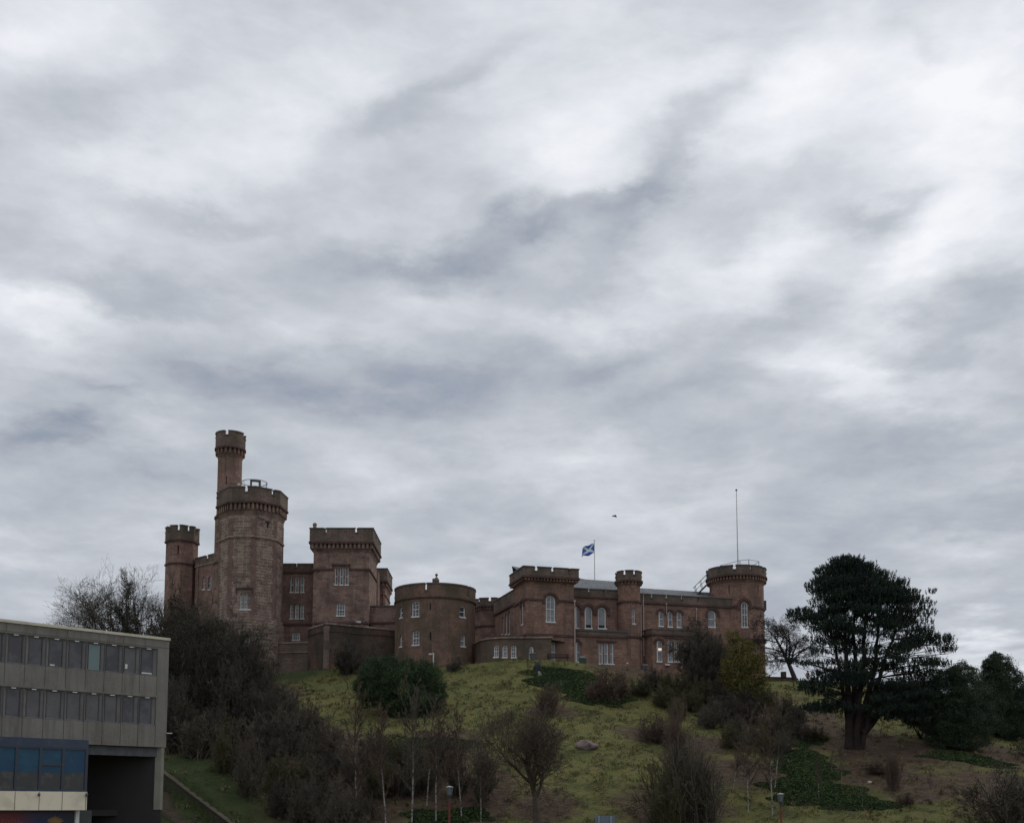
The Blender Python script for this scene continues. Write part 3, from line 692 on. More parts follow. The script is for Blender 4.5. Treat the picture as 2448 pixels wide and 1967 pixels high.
for i, o in enumerate(ops):
    if i in (2, 6): slit(bast, S, o)
    else: window(bast, S, o, 1 if i in (0, 4) else 0, GLASS if i != 7 else PALE_PANE, fw=.13)
mb = MB(); q = S.S(S.u_at(1043.5, zt), zt, .15); q = Vector(q)
mb.box((q.x-.2, q.y, q.z+.22), (.3,.2,.28)); mb.lathe(q, [(.34,0),(.36,.35),(.26,.5),(.2,.62),(.07,.7),(.07,.8),(.16,.9),(.19,1.0),(.12,1.12),(0,1.2)], 12)
mb.build('stone_finial', PARA, bast)

# ============================================================ RIGHT CASTLE BUILDING
C0 = Vector(XY(1258, 1500, 140)).to_2d(); rv = Vector((math.cos(R(16)), math.sin(R(16)))); nv_ = Vector((-math.sin(R(16)), math.cos(R(16))))
def loc(s, k): q = C0 + rv*s + nv_*k; return (q.x, q.y)
def s_at(px, k):
    lo, hi = -20, 60
    for _ in range(50):
        m = (lo+hi)/2; q = loc(m, k)
        if proj(q[0], q[1], 25)[0] < px: lo = m
        else: hi = m
    return lo
rc = empty('castle_building', (*loc(10, 3), 18.5), 'red sandstone castle block under two flagpoles, right of the squat round tower', 'castle')
# --- square tower B
sB = s_at(1372.5, 0); S = Surf([loc(0,0), loc(sB,0), loc(sB,5.3), loc(0,5.3)])
uf = S.u_at(1315, 30); zt = S.z_at(uf, 1357); zs = S.z_at(uf, 1382); zc = S.z_at(uf, 1394); zm = S.z_at(uf, 1434); zl = S.z_at(uf, 1518)
ops = add_ops(S, [(1305,1328,1423,1488,'r'),(1317.5,1329,1532,1584,'r')])
o3 = add_ops(S, [(1246,1251,1437,1494,'r')])[0]; ops.append(o3)
mb = MB(); wall(mb, S, 16, zs, ops); roof_cap(mb, S, zs+.2); tb = mb.build('square_tower', RED, rc)
n3 = S.cum[3]
parapet(tb, S, zs, zt, .5, notch_list(S, zt, [1283,1318.5,1352.8], 6.5)+[(n3+1.4,n3+1.75),(n3+3.4,n3+3.75),(sB+1.5,sB+1.9),(sB+3.4,sB+3.8)], zt-.55, thick=.4)
corbels(tb, S, zc, zs, .5, .36, .18, mats=RED)
for o in (ops[0], ops[1]): window(tb, S, o, 1, PALE_PANE, fw=.12)
window(tb, S, ops[2], 0, PALE_PANE, fw=.12)
mb = MB()
for o in (ops[0], ops[2]): hood(mb, S, o, .12, .26, -.13, .35)
h0 = ops[0][0]-.4; h1 = ops[0][1]+.4; sbox(mb, S, 0, h0, zm-.12, zm+.12, -.13, .02); sbox(mb, S, h1, n3, zm-.12, zm+.12, -.13, .02)
sbox(mb, S, n3, ops[2][0]-.35, zm-.12, zm+.12, -.13, .02); sbox(mb, S, ops[2][1]+.35, S.total, zm-.12, zm+.12, -.13, .02)
mb.build('hood_mould', TRIM, tb); string(tb, S, zl, .26, .13)
pipe(tb, S, 1371.2, 1437, 1582, w=-.12)
# --- main range C1 between B and slim turret
kU, kL = 2.6, 1.0
sE = s_at(1504, 2.2)
S = Surf([loc(sB-.3,kU), loc(sE,kU), loc(sE,kU+8), loc(sB-.3,kU+8)])
uf = S.u_at(1425, 30); zt = S.z_at(uf, 1407.2); zs = S.z_at(uf, 1428); zsill = S.z_at(uf, 1504.5)
ops = add_ops(S, [(1374.5,1384,1448,1503,'r'),(1398,1416,1450,1503,'r'),(1429.7,1449.5,1451,1503.5,'r')])
mb = MB(); wall(mb, S, zsill-1, zs+.1, ops); c1 = mb.build('recessed_range', RED, rc)
parapet(c1, S, zs, zt, .08, notch_list(S, zt, [1408,1443], 4), zt-.45); string(c1, S, zs, .22, .16)
for i, o in enumerate(ops): window(c1, S, o, 0, PALE_PANE, fw=.13, low=(None, .2, .19)[i], rail=False)
mb = MB()
for o in ops[1:]: hood(mb, S, o, .1, .34, -.14, .5)
hood(mb, S, ops[0], .1, .34, -.14, .2)
mb.build('hood_mould', TRIM, c1)
S = Surf([loc(sB-.2,kL), loc(sE,kL), loc(sE,kL+6), loc(sB-.2,kL+6)]); uf = S.u_at(1425, 22); zb_ = S.z_at(uf, 1506); zl = S.z_at(uf, 1521)
ops = add_ops(S, [(1375.5,1386,1533,1583,'r'),(1431.8,1441.8,1537,1588,'s'),(1445,1455.2,1537,1588,'s'),(1458,1468,1537.5,1588.5,'s')])
mb = MB(); wall(mb, S, 16, zb_, ops); roof_cap(mb, S, zb_-.02); c2 = mb.build('lower_storey', RED, rc)
mb = MB(); sbox(mb, S, .05, S.len[0]-.05, zl+.14, zb_-.17, -.07, .03); mb.build('balcony_band', PARA, c2); string(c2, S, zb_-.04, .22, .14, COPE, name='balcony_sill'); string(c2, S, zl, .24, .13)
for o in ops: window(c2, S, o, 0, PALE_PANE, fw=.12)
mb = MB(); sbox(mb, S, ops[1][0]-.3, ops[3][1]+.3, ops[1][3]+.15, ops[1][3]+.4, -.12, .02); mb.build('lintel_mould', TRIM, c2); mb = MB(); hood(mb, S, ops[0], .1, .25, -.12, .2); mb.build('hood_mould', TRIM, c2)
# hipped slate roof
mb = MB(); zE = zt-.9; q = loc(sB-.6, 8.5); zr = z_of(1389.5, loc(sE, 8.5)[1]); s0 = s_at(1401, 8.5); s1 = sE+3
A = (*loc(sB-3.0,3.0), zE+.6); B = (*loc(s1,3.0), zE+.2); Cc = (*loc(s1,8.5), zr); D = (*loc(s0,8.5), zr+.1); E_ = (*loc(sB-5.5,9), zr+1.4); G_ = (*loc(sB-3,14), zE); G2 = (*loc(s1,14), zE)
mb.face([A, B, Cc, D]); mb.face([A, D, E_]); mb.face([D, Cc, G2, G_]); mb.face([E_, D, G_]); mb.build('slate_roof', SLATE, c1)
# --- slim turret E
ex, ey = loc(sE, 2.2); er = mlen(27.4, ey); S = Surf(ngon(ex, ey, er, 28, 3)); uf = S.u_at(1504, 30)
zt = S.z_at(uf, 1362.5); zs = S.z_at(uf, 1387.5); zc = S.z_at(uf, 1398)
ops = add_ops(S, [(1511.7,1518.6,1452,1492,'r'),(1494.5,1501,1535,1586,'s')])
mb = MB(); wall(mb, S, 16, zs, ops); roof_cap(mb, S, zs+.2); te = mb.build('slim_turret', RED, rc)
parapet(te, S, zs, zt, .22, notch_list(S, zt, [1476,1493,1515.5,1533], 5.5), zt-.6, thick=.3); corbels(te, S, zc, zs, .28, .4, .2, mats=RED)
string(te, S, S.z_at(uf, 1437)); string(te, S, S.z_at(uf, 1521.5))
for o in ops: window(te, S, o, 0, PALE_PANE, fw=.1)
# --- long range C2
kC = 2.2; sG = s_at(1763, 5.0); S = Surf([loc(sE+.3,kC), loc(sG,kC), loc(sG,kC+9), loc(sE+.3,kC+9)])
uf = S.u_at(1600, 30); zt = S.z_at(uf, 1421.5); zs = S.z_at(uf, 1443.5); zpb = zs
ops = add_ops(S, [(1574.8,1586,1459.7,1498,'r'),(1596.5,1608,1461,1499.7,'r'),(1618,1630,1462,1500.6,'r'),(1693.5,1713,1458.5,1500,'r')])
mb = MB(); wall(mb, S, 15, zs+.1, ops); c3 = mb.build('long_range', RED, rc)
parapet(c3, S, zs, zt, .08, notch_list(S, zt, [1557,1593,1630,1668], 4), zt-.5, mats=(PARA, COPE)); string(c3, S, zs-.02, .22, .16)
for i, o in enumerate(ops): window(c3, S, o, 0, PALE_PANE, fw=.12)
mb = MB()
for o in ops[:3]: hood(mb, S, o, .08, .22, -.12, .1)
mb.build('hood_mould', TRIM, c3); mb = MB(); hood(mb, S, ops[3], .1, .3, -.12, .3); mb.build('hood_mould', TRIM, c3)
for px, y0, y1 in ((1539.3,1418,1568),(1533.5,1446,1594),(1594,1444,1470),(1664.5,1456,1489)): pipe(c3, S, px, y0, y1, r=.085 if y1 > 1550 else .05, w=-.15)
mb = MB(); zr = z_of(1411, loc((sE+sG)/2, 7)[1])+.1; A = (*loc(sE+.3,2.9), zt-.6); B = (*loc(sG,2.9), zt-.6)
mb.face([A, B, (*loc(sG,7), zr-.1), (*loc(sE,7), zr+.0)]); mb.face([(*loc(sE,7), zr), (*loc(sG,7), zr-.1), (*loc(sG,11), zt-.6), (*loc(sE,11), zt-.6)]); mb.build('slate_roof', SLATE, c3)
# --- canted bay F
k0 = .2; sa, sb = s_at(1543, 1.4), s_at(1664, k0); sc = s_at(1559, k0)
S = Surf([loc(sa,2.3), loc(sc,k0), loc(sb,k0), loc(sb+1.2,2.3)], False); um = S.u_at(1610, 22)
zt = S.z_at(um, 1503.5); zs = S.z_at(um, 1518)
ops = add_ops(S, [(1569.6,1583,1530,1582.5,'r'),(1596.5,1608,1529,1583,'r'),(1611.8,1624,1529,1583,'r'),(1628,1640,1530,1584,'r'),(1643.6,1655,1530,1584,'r')])
mb = MB(); wall(mb, S, 15, zs, ops); mb.face([S.S(c, zs+.5, 0) for c in S.cum]); bf = mb.build('canted_bay', RED, rc)
mb = MB(); sbox(mb, S, 0, S.total, zs, zt-.16, -.08, .35); sbox(mb, S, 0, S.total, zt-.16, zt, -.15, .4, 1); mb.build('parapet', [PARA, COPE], bf); string(bf, S, zs, .24, .2)
for i, o in enumerate(ops): window(bf, S, o, 0 if i == 0 else 1, GLASS if i else PALE_PANE, fw=.12)
mb = MB(); hood(mb, S, ops[0], .1, .25, -.12, .1); mb.build('hood_mould', TRIM, bf); mb = MB(); sbox(mb, S, ops[1][0]-.3, ops[4][1]+.2, ops[1][3]+.2, ops[1][3]+.42, -.12, .02); mb.build('lintel_mould', TRIM, bf)
LITW = bpy.data.materials.new('lit_wall_lamps'); LITW.use_nodes = True; pb = LITW.node_tree.nodes['Principled BSDF']; pb.inputs['Emission Color'].default_value = (1,.85,.55,1); pb.inputs['Emission Strength'].default_value = .75
mb = MB()
for px in (1575, 1579.5):
    a_, b_, c_, d_ = S.rect(px-1.1, px+1.1, 1548.5, 1554); sprism(mb, S, [(a_,c_),(b_,c_),(b_+.03,d_),(a_-.03,d_)], .12, .21)
mb.build('lit_lamp', LITW, bf)
a_, b_, c_, d_ = S.rect(1590, 1601, 1587, 1590.5); mb = MB(); sprism(mb, S, [(a_,c_),(b_,c_),(b_,d_),(a_,d_)], -.3, .02); mb.build('wall_lamp', POLE, bf)
# --- round corner tower G
gx_, gy_ = loc(sG, 5.0); g_r = mlen(64, gy_); S = Surf(ngon(gx_, gy_, g_r, 48, 0)); uf = S.u_at(1755, 30)
zt = S.z_at(uf, 1350.5); zs = S.z_at(uf, 1374.5); zc = S.z_at(uf, 1391)
ops = add_ops(S, [(1772.5,1788.5,1437.5,1500,'r'),(1741.8,1744.2,1398,1419),(1811.3,1813.4,1399,1419)])
mb = MB(); wall(mb, S, 13, zs, ops); roof_cap(mb, S, zs+.3); tg = mb.build('round_corner_tower', RED, rc)
parapet(tg, S, zs, zt, .38, notch_list(S, zt, [1698,1722.5,(1755.5,7),1792,1818,1831], 4, auto=2.3), zt-.6, thick=.4); corbels(tg, S, zc, zs, .42, .4, .2, mats=RED)
window(tg, S, ops[0], 1, GLASS, fw=.13); slit(tg, S, ops[1]); slit(tg, S, ops[2])
mb = MB(); hood(mb, S, ops[0], .15, .34, -.14, .6); zq = S.z_at(uf, 1449.5)
sbox(mb, S, ops[0][1]+.45, ops[0][0]-.45+S.total, zq-.13, zq+.13, -.14, .02, ends=False); mb.build('hood_mould', TRIM, tg); string(tg, S, S.z_at(uf, 1528), .26, .14)
ub = S.u_at(1827.2, 30); za, zb2 = S.z_at(ub, 1457), S.z_at(ub, 1435); mb = MB(); sprism(mb, S, [(ub,za),(ub+.6,za),(ub+.6,zb2),(ub,zb2)], -.3, .05); mb.build('alarm_box', METAL, tg)
# roof rail and stair up the round tower
mb = MB(); zrl = z_of(1339.5, gy_-1); pts = [P(px, 1339.5, gy_+dy) for px, dy in ((1722,2.2),(1769,-1.0),(1790,-1.6),(1814,-.4),(1800,2.4),(1750,2.8))]
zdk = zs+.3
for i, p_ in enumerate(pts):
    mb.tube((p_.x,p_.y,zdk), (p_.x,p_.y,zrl), .045); q = pts[(i+1) % len(pts)]
    for f in (1, .9-.35): zz = zdk+(zrl-zdk)*f; mb.tube((p_.x,p_.y,zz), (q.x,q.y,zz), .03)
mb.build('roof_railing', METAL, tg)
mb = MB(); A = P(1663, 1424, gy_-.6); B = P(1697, 1390, gy_-.6)
for dy in (0, .8):
    a1, b1 = A+Vector((0,dy,0)), B+Vector((0,dy,0)); mb.tube(a1, b1, .09)
    up = Vector((-.25,0,1.15))
    for f in (.12, .5, .95): mb.tube(a1.lerp(b1,f), a1.lerp(b1,f)+up, .035)
    mb.tube(a1+up, b1+up, .035); mb.tube(a1+up*.55, b1+up*.55, .025)
for k in range(12):
    q = A.lerp(B, (k+.5)/12); mb.box((q.x, q.y+.4, q.z), (.14,.4,.03))
mb.build('roof_stair', METAL, tg)
# --- flank D and small tower behind
S = Surf([loc(-.1,14.5), loc(.15,5.2), loc(5,5.2), loc(5,14.5)]); m0 = S.S(S.len[0]*.6, 25)
zt = z_of(1430, 152.5); zs = z_of(1461, 151)
ops = add_ops(S, [(1207.5,1212,1466,1517,'r'),(1215,1219.5,1461,1517,'r'),(1199.5,1203,1474,1517,'r')])
mb = MB(); wall(mb, S, 16, zs, ops); roof_cap(mb, S, zs+.1); fd = mb.build('flank_range', RED2, rc)
parapet(fd, S, zs, zt-.1, .1, [(2.3,2.7),(5.2,5.6)], zt-.6); string(fd, S, zs, .24, .2)
for o in ops: window(fd, S, o, 0, PALE_PANE, fw=.12)
tx, ty = XY(1173, 1480, 157); S = Surf(ngon(tx, ty, mlen(41,157), 8, 14)); uf = S.u_at(1180, 25)
zt = S.z_at(uf, 1428); zs = S.z_at(uf, 1448); zc = S.z_at(uf, 1460)
mb = MB(); wall(mb, S, 16, zs); roof_cap(mb, S, zs+.1); td = mb.build('small_rear_tower', RED2, rc)
parapet(td, S, zs, zt, .25, notch_list(S, zt, [1146,1171,1202], 6), zt-.5); corbels(td, S, zc, zs, .25, .4, .2, mats=PURPLE); string(td, S, S.z_at(uf, 1495), .2, .12)

# --- low annex in front
zt = z_of(1521.5, 139.2)
S = Surf([XY(1134,1540,144.6), XY(1148,1540,141.8), XY(1166,1540,140.2), XY(1200,1540,139.4), XY(1318,1540,139.0), (XY(1318,1540,139.0)[0]-.2, 140.9)], False)
an = empty('low_annex', (*S.p[3], 18.5), 'low dark flat-roofed range with four small arched windows beside the squat round tower', 'building')
ops = add_ops(S, [(1179.7,1191.7,1540.6,1572,'r'),(1200.6,1213,1541,1572.5,'r'),(1222,1234.7,1541,1573,'r'),(1264.5,1277,1544,1576,'r')])
mb = MB(); wall(mb, S, 16, zt-.2, ops); mb.face([S.S(c, zt-.35, .1) for c in S.cum[:-1]] + [(*loc(5.5,.2), zt-.35), (*loc(.3,5), zt-.35), (S.p[0][0]+.5, S.p[0][1]+3, zt-.35)])
mb.build('wall', stone('brown_annex_stone', (.165,.115,.088), (.205,.14,.108), (.12,.09,.075), bw=.8, bh=.3, stain=(.085,.07,.055), st=(.38,.64)), an)
mb = MB(); sbox(mb, S, 0, S.total, zt-.2, zt, -.15, .4); mb.build('coping', TRIML, an)
for i, o in enumerate(ops): window(an, S, o, 1, GLASS, fw=.15)
# terrace retaining strip right of the castle, with chimney-like block
t, S = wall_thing([XY(1825,1640,146), XY(1902,1640,147)], 12, z_of(1617.3, 146.4), 'boundary_wall', 'dark boundary wall with a square block on top, right of the round corner tower', 'wall', PARA, .15, COPE)
mb = MB(); q = P(1873, 1612, 146.4); mb.box((q.x, q.y, q.z), (.3,.3,.36)); mb.build('square_block', PARA, t)
t, S = wall_thing([XY(1898,1640,147.3), XY(2110,1645,150)], 11, z_of(1628.5, 148), 'boundary_wall', 'long low dark boundary wall behind the big pine', 'wall', PARA, .15, COPE)

# ============================================================ FLAGS, MAST, BIRD
fp = P(1421.7, 1390, loc(s_at(1421.7, 8.5), 8.5)[1]); Yf = fp.y
flagpole = empty('flagpole', fp, 'thin white flagpole carrying the blue and white flag, on the slate roof', 'flagpole')
mb = MB(); top = P(1422.2, 1292, Yf); mb.tube((fp.x,fp.y,fp.z-.6), (fp.x,fp.y,top.z), .07, .04); mb.build('pole', POLE, flagpole)
mb = MB(); mb.lathe((fp.x,fp.y,top.z), [(.09,0),(.1,.08),(0,.16)], 8); mb.build('finial', POLE, flagpole)
FB = mat('flag_blue', (.028,.12,.43), .8, .2); FW = mat('flag_white', (.62,.64,.68), .8, .2)
nxf, nyf = 40, 26; a0 = P(1421.5, 1297.5, Yf); b0 = P(1421.5, 1321, Yf); hgt = a0.z-b0.z; ln = 1.75
Vf, Ff, Mf = [], [], []
for j in range(nyf+1):
    for i in range(nxf+1):
        u, v = i/nxf, j/nyf
        x = a0.x - .04 - u*ln*.90 + .12*math.sin(u*5)*v; y = Yf + .22*math.sin(u*7+v*1.2)*u + .1*math.sin(v*6)*u
        z = a0.z - v*hgt - .70*u**1.25 + .12*math.sin(u*8+1)*u + (.12*v*u)*math.sin(u*9)
        Vf.append((x, y, z))
for j in range(nyf):
    for i in range(nxf):
        a = j*(nxf+1)+i; Ff.append((a, a+1, a+nxf+2, a+nxf+1)); u, v = (i+.5)/nxf, (j+.5)/nyf
        d1 = abs(v-u)*.7; d2 = abs(v-(1-u))*.7; Mf.append(1 if min(d1, d2) < .085 else 0)
flag = fast_mesh('flag', Vf, Ff, [FB, FW], Mf, smooth=True); so_ = flag.modifiers.new('t', 'SOLIDIFY'); so_.thickness = .01
tag(flag, 'blue flag with white diagonal cross blowing to the left on its pole', 'flag')
mp_ = P(1764, 1349, gy_); mt = P(1760.3, 1172, gy_)
mast = empty('flagpole', (mp_.x, gy_, zdk), 'tall bare pole without a flag, leaning slightly on the round corner tower', 'flagpole')
mb = MB(); mb.tube((mp_.x+.03,gy_,zdk), mp_.lerp(mt,.2), .11, .09); mb.tube(mp_.lerp(mt,.2), mt, .075, .045); mb.build('pole', POLE, mast)
mb = MB(); mb.lathe(mt, [(.13,-.05),(.15,.05),(.1,.15),(0,.2)], 8); mb.build('cap', METAL, mast)
# flying bird
def bird():
    c = P(1470, 1233, 95); mb = MB(); k = .4
    def W(pts, th=.03):
        A = [c+Vector((x*k, y*k, z*k+th)) for x, y, z in pts]; B = [c+Vector((x*k, y*k, z*k-th)) for x, y, z in pts]
        mb.face(A); mb.face(B[::-1])
        for i in range(len(A)): j = (i+1) % len(A); mb.face([A[i], B[i], B[j], A[j]])
    W([(.05,.3,.05),(-.25,.25,.18),(-.6,.1,-.06),(-.62,-.05,-.1),(-.3,-.1,.05),(.0,-.2,.02)], .025)
    W([(.05,.3,.05),(.2,.25,.10),(.38,.1,-.05),(.3,-.02,-.42),(.2,-.1,-.2),(.05,-.2,.02)], .025)
    b = c+Vector((.03,0,0)); prof = [(0,-.30),(.04,-.26),(.05,-.1),(.075,.02),(.06,.14),(.045,.18),(.045,.24),(0,.30)]
    n = 10
    for (r0, y0), (r1, y1) in zip(prof, prof[1:]):
        for i in range(n):
            a, d = 2*math.pi*i/n, 2*math.pi*(i+1)/n
            mb.face([b+Vector((r0*math.cos(a),y0,r0*math.sin(a)*.9)), b+Vector((r0*math.cos(d),y0,r0*math.sin(d)*.9)), b+Vector((r1*math.cos(d),y1,r1*math.sin(d)*.9)), b+Vector((r1*math.cos(a),y1,r1*math.sin(a)*.9))])
    W([(-.12,-.65,.0),(.2,-.65,.0),(.12,-.3,.0),(-.0,-.3,.0)], .012)
    o = mb.build('flying_bird', mat('dark_feathers', (.03,.03,.033), .8)); tag(o, 'small dark bird gliding with bent wings in front of the clouds, right of the flag', 'bird')
bird()
# ============================================================ OFFICE BUILDING
dd = Vector((math.sin(R(44.6)), math.cos(R(44.6)))); ni = Vector((-dd.y, dd.x))
oc = Vector(XY(401.5, 1640, 76)); BL = 15.6
q0 = oc - dd*BL
OS = Surf([q0, oc, oc+ni*11, q0+ni*11])
CONC = mat('grey_concrete_panel', (.205,.195,.18), .92, .2, [(.35, 5, (.165,.152,.138), .42, .66), (14, 3, (.26,.245,.225), .5, .8), (1.8, 6, (.17,.158,.145), .55, .75)], .25, 30)
def weather(m, dark, scale=(2.2,.22,1), lo=.46, hi=.74):      # rain streaks running down a wall, in wall coordinates
    nt = m.node_tree; N = nt.nodes; L = nt.links; b = N['Principled BSDF']; src = b.inputs['Base Color'].links[0].from_socket
    uv = N.new('ShaderNodeUVMap'); uv.uv_map = 'UVMap'; mp = N.new('ShaderNodeMapping'); mp.inputs['Scale'].default_value = scale; L.new(uv.outputs[0], mp.inputs[0])
    n = N.new('ShaderNodeTexNoise'); n.inputs['Scale'].default_value = 1; n.inputs['Detail'].default_value = 7; n.inputs['Roughness'].default_value = .65; L.new(mp.outputs[0], n.inputs['Vector'])
    r = N.new('ShaderNodeMapRange'); r.inputs[1].default_value = lo; r.inputs[2].default_value = hi; L.new(n.outputs[0], r.inputs[0])
    x = N.new('ShaderNodeMix'); x.data_type = 'RGBA'; L.new(r.outputs[0], x.inputs[0]); L.new(src, x.inputs[6]); x.inputs[7].default_value = (*dark, 1); L.new(x.outputs[2], b.inputs['Base Color'])
weather(CONC, (.125,.115,.105))
CONCS = mat('stained_concrete_joint', (.085,.078,.07), .95, .1, [(3, 4, (.05,.046,.042), .4, .7)])
OFR = mat('weathered_grey_window_surround', (.16,.152,.152), .7, .3, [(1.2, 4, (.115,.11,.11), .4, .7)])
OGL = [mat('office_glass', (.035,.036,.042), .08, .6, [(.8, 3, (.07,.07,.076), .45, .6)]), mat('office_glass_with_blind', (.105,.103,.10), .2, .5, [(1.1, 3, (.075,.075,.078), .4, .62)]),
       mat('pale_green_pane', (.145,.205,.205), .3, .5)]  # plain pale green colour for a single pane
CREAM = mat('cream_fascia_panel', (.72,.65,.52), .7, .3, [(.8, 4, (.52,.47,.37), .5, .75), (5, 4, (.50,.45,.36), .62, .8)])
off = empty('office_building', (oc.x, oc.y, 0), 'grey concrete office block with two window rows and a blue glazed bay, bottom left', 'office building')
uc = OS.len[0]
z1 = z_of(1531, oc.y); zb = z_of(1786, oc.y)
def OU(px, z=9): return OS.u_at(px, z)
# window grid
wl = [12,60.6,109,158,205,249.5,293,335,376]
ue = [OU(x, 11) for x in wl]; stp = (ue[-1]-ue[0])/8; k = ue[0]
while k-stp > .2: k -= stp; ue.insert(0, k)
UE = OU(376, 11)
zu1, zu0 = z_of(1550, OS.S(UE,0)[1]), z_of(1616, OS.S(UE,0)[1]); zl1, zl0 = z_of(1665.7, OS.S(UE,0)[1]), z_of(1733, OS.S(UE,0)[1])
ops = []
for (c, d) in ((zu0, zu1), (zl0, zl1)):
    ops.append([ue[0], ue[-1], c, d, 0])
mb = MB(); wall(mb, OS, zb, z1, ops, rec=.14); roof_cap(mb, OS, z1-.3)
p = [OS.S(c, zb, 0) for c in OS.cum[:4]]; mb.face(p[::-1])
mb.build('wall', CONC, off)
mb = MB(); sbox(mb, OS, 0, OS.total, z1, z1+.17, -.06, .4, 0, ends=False); mb.build('roof_edge', mat('cream_roof_edge', (.56,.52,.42), .7, .3, [(2, 4, (.42,.40,.34), .5, .7)]), off)
# joints between panels: thin stained strips
mb = MB()
for u in ue:
    for (c, d) in ((zu0-1.25, zu0), (zl0-1.3, zl0), (zb+.02, zb+.3)):
        c = max(c, zb+.02); sbox(mb, OS, u-.016, u+.016, c, d, -.004, .01)
for u in ue[::3]: sbox(mb, OS, u-.014, u+.014, zu1+.1, z1, -.004, .01)
sbox(mb, OS, 0, uc, zu1+.07, zu1+.10, -.004, .01)
mb.build('panel_joint', CONCS, off)
rr = random.Random(5)
for ri, (c, d) in enumerate(((zu0, zu1), (zl0, zl1))):
    for i in range(len(ue)-1):
        a, b = ue[i], ue[i+1]; fl = rr.uniform(.17, .22); kind = 0 if rr.random() < (.75 if ri == 0 else .3) else 1
        last = len(ue)-2-i
        if ri == 0 and last == 3: kind = 2
        mb = MB(); g = .035
        sbox(mb, OS, a, a+g, c, d, .0, .14, 1); sbox(mb, OS, b-g, b, c, d, .0, .14, 1); sbox(mb, OS, a+g, b-g, d-g, d, .0, .14, 1); sbox(mb, OS, a+g, b-g, c, c+g, .0, .14, 1)
        A, B, Cq, D = a+g, b-g, c+g, d-g
        # splayed surround stepping in to the pane
        pa, pb_, pc, pd = a+fl, b-fl*.9, c+.08, d-.16
        def face(p, mt): mb.face([OS.S(*q) for q in p], [(q[0], q[1]) for q in p], mt)
        face([(A,Cq,.04),(pa,pc,.12),(pa,pd,.12),(A,D,.04)], 0); face([(pb_,pc,.12),(B,Cq,.04),(B,D,.04),(pb_,pd,.12)], 0)
        face([(A,Cq,.04),(B,Cq,.04),(pb_,pc,.12),(pa,pc,.12)], 0); face([(pa,pd,.12),(pb_,pd,.12),(B,D,.04),(A,D,.04)], 0)
        face([(pa,pc,.13),(pb_,pc,.13),(pb_,pd,.13),(pa,pd,.13)], 2)
        sbox(mb, OS, pa, pa+.03, pc, pd, .09, .13, 1); sbox(mb, OS, pb_-.05, pb_-.02, pc, pd, .09, .13, 1)
        sbox(mb, OS, (a+b)/2-.14, (a+b)/2+.14, D-.07, D-.02, .0, .05, 3)
        if ri == 0 and last == 1: sbox(mb, OS, pa+.1, pa+.26, pc+.25, pc+.55, .105, .125, 3)
        if ri == 0 and last == 0: sbox(mb, OS, pa+.03, pb_-.03, pc+.03, pc+.12, .105, .125, 3)
        if ri == 0 and last == 5: sbox(mb, OS, pa+.1, pa+.4, pc+.02, pc+.11, .105, .125, 3)
        mb.build('window', [OFR, METAL, OGL[kind], WHITE], off)
# right hand pier and the dark side wall under the overhang
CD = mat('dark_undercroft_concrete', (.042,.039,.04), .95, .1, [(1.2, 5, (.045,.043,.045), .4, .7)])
PIER = mat('light_concrete_pier', (.23,.225,.195), .9, .2, [(1, 5, (.17,.17,.14), .4, .7)])
mb = MB(); ul = OU(384, 3); zp0 = -.3
sbox(mb, OS, ul, uc-.08, zp0+2.2, zb-.03, .02, .32, 0); mb.build('pier', PIER, off)
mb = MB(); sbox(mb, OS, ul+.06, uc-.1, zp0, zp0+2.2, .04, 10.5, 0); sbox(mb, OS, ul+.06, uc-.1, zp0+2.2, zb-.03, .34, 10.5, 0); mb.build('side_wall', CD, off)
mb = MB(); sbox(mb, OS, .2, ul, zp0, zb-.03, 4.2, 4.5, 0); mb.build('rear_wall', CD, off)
mb = MB(); sbox(mb, OS, .2, ul, zb-.62, zb-.03, .25, .6, 0); mb.build('soffit_beam', mat('blue_grey_beam', (.10,.105,.12), .8, .3, [(2, 4, (.07,.07,.08), .4, .7)]), off)
mb = MB(); a_ = OU(228, 4); b_ = OU(372, 4); 
for u in (a_+.2, a_+1.5, a_+2.3, a_+3.3): sbox(mb, OS, u, u+.42, zb-2.6, zb-1.1, 4.12, 4.22)
mb.build('dim_window', mat('dim_grey_pane', (.11,.10,.10), .3, .5, [(2, 2, (.03,.03,.035), .4, .6)]), off)
mb = MB(); sbox(mb, OS, OU(180,1), OU(262,1), zp0, 1.85, 1.2, 1.3); mb.build('shutter', mat('grey_green_shutter', (.085,.092,.09), .7, .3, [(3, 3, (.065,.07,.07), .4, .7)]), off)
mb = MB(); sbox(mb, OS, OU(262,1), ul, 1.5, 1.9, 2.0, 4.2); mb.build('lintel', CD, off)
mb = MB(); q = OS.S(uc, z_of(1752, oc.y), -.05); mb.box((q[0]+.12,q[1],q[2]), (.17,.10,.03), 0, .5); mb.build('security_light', POLE, off)
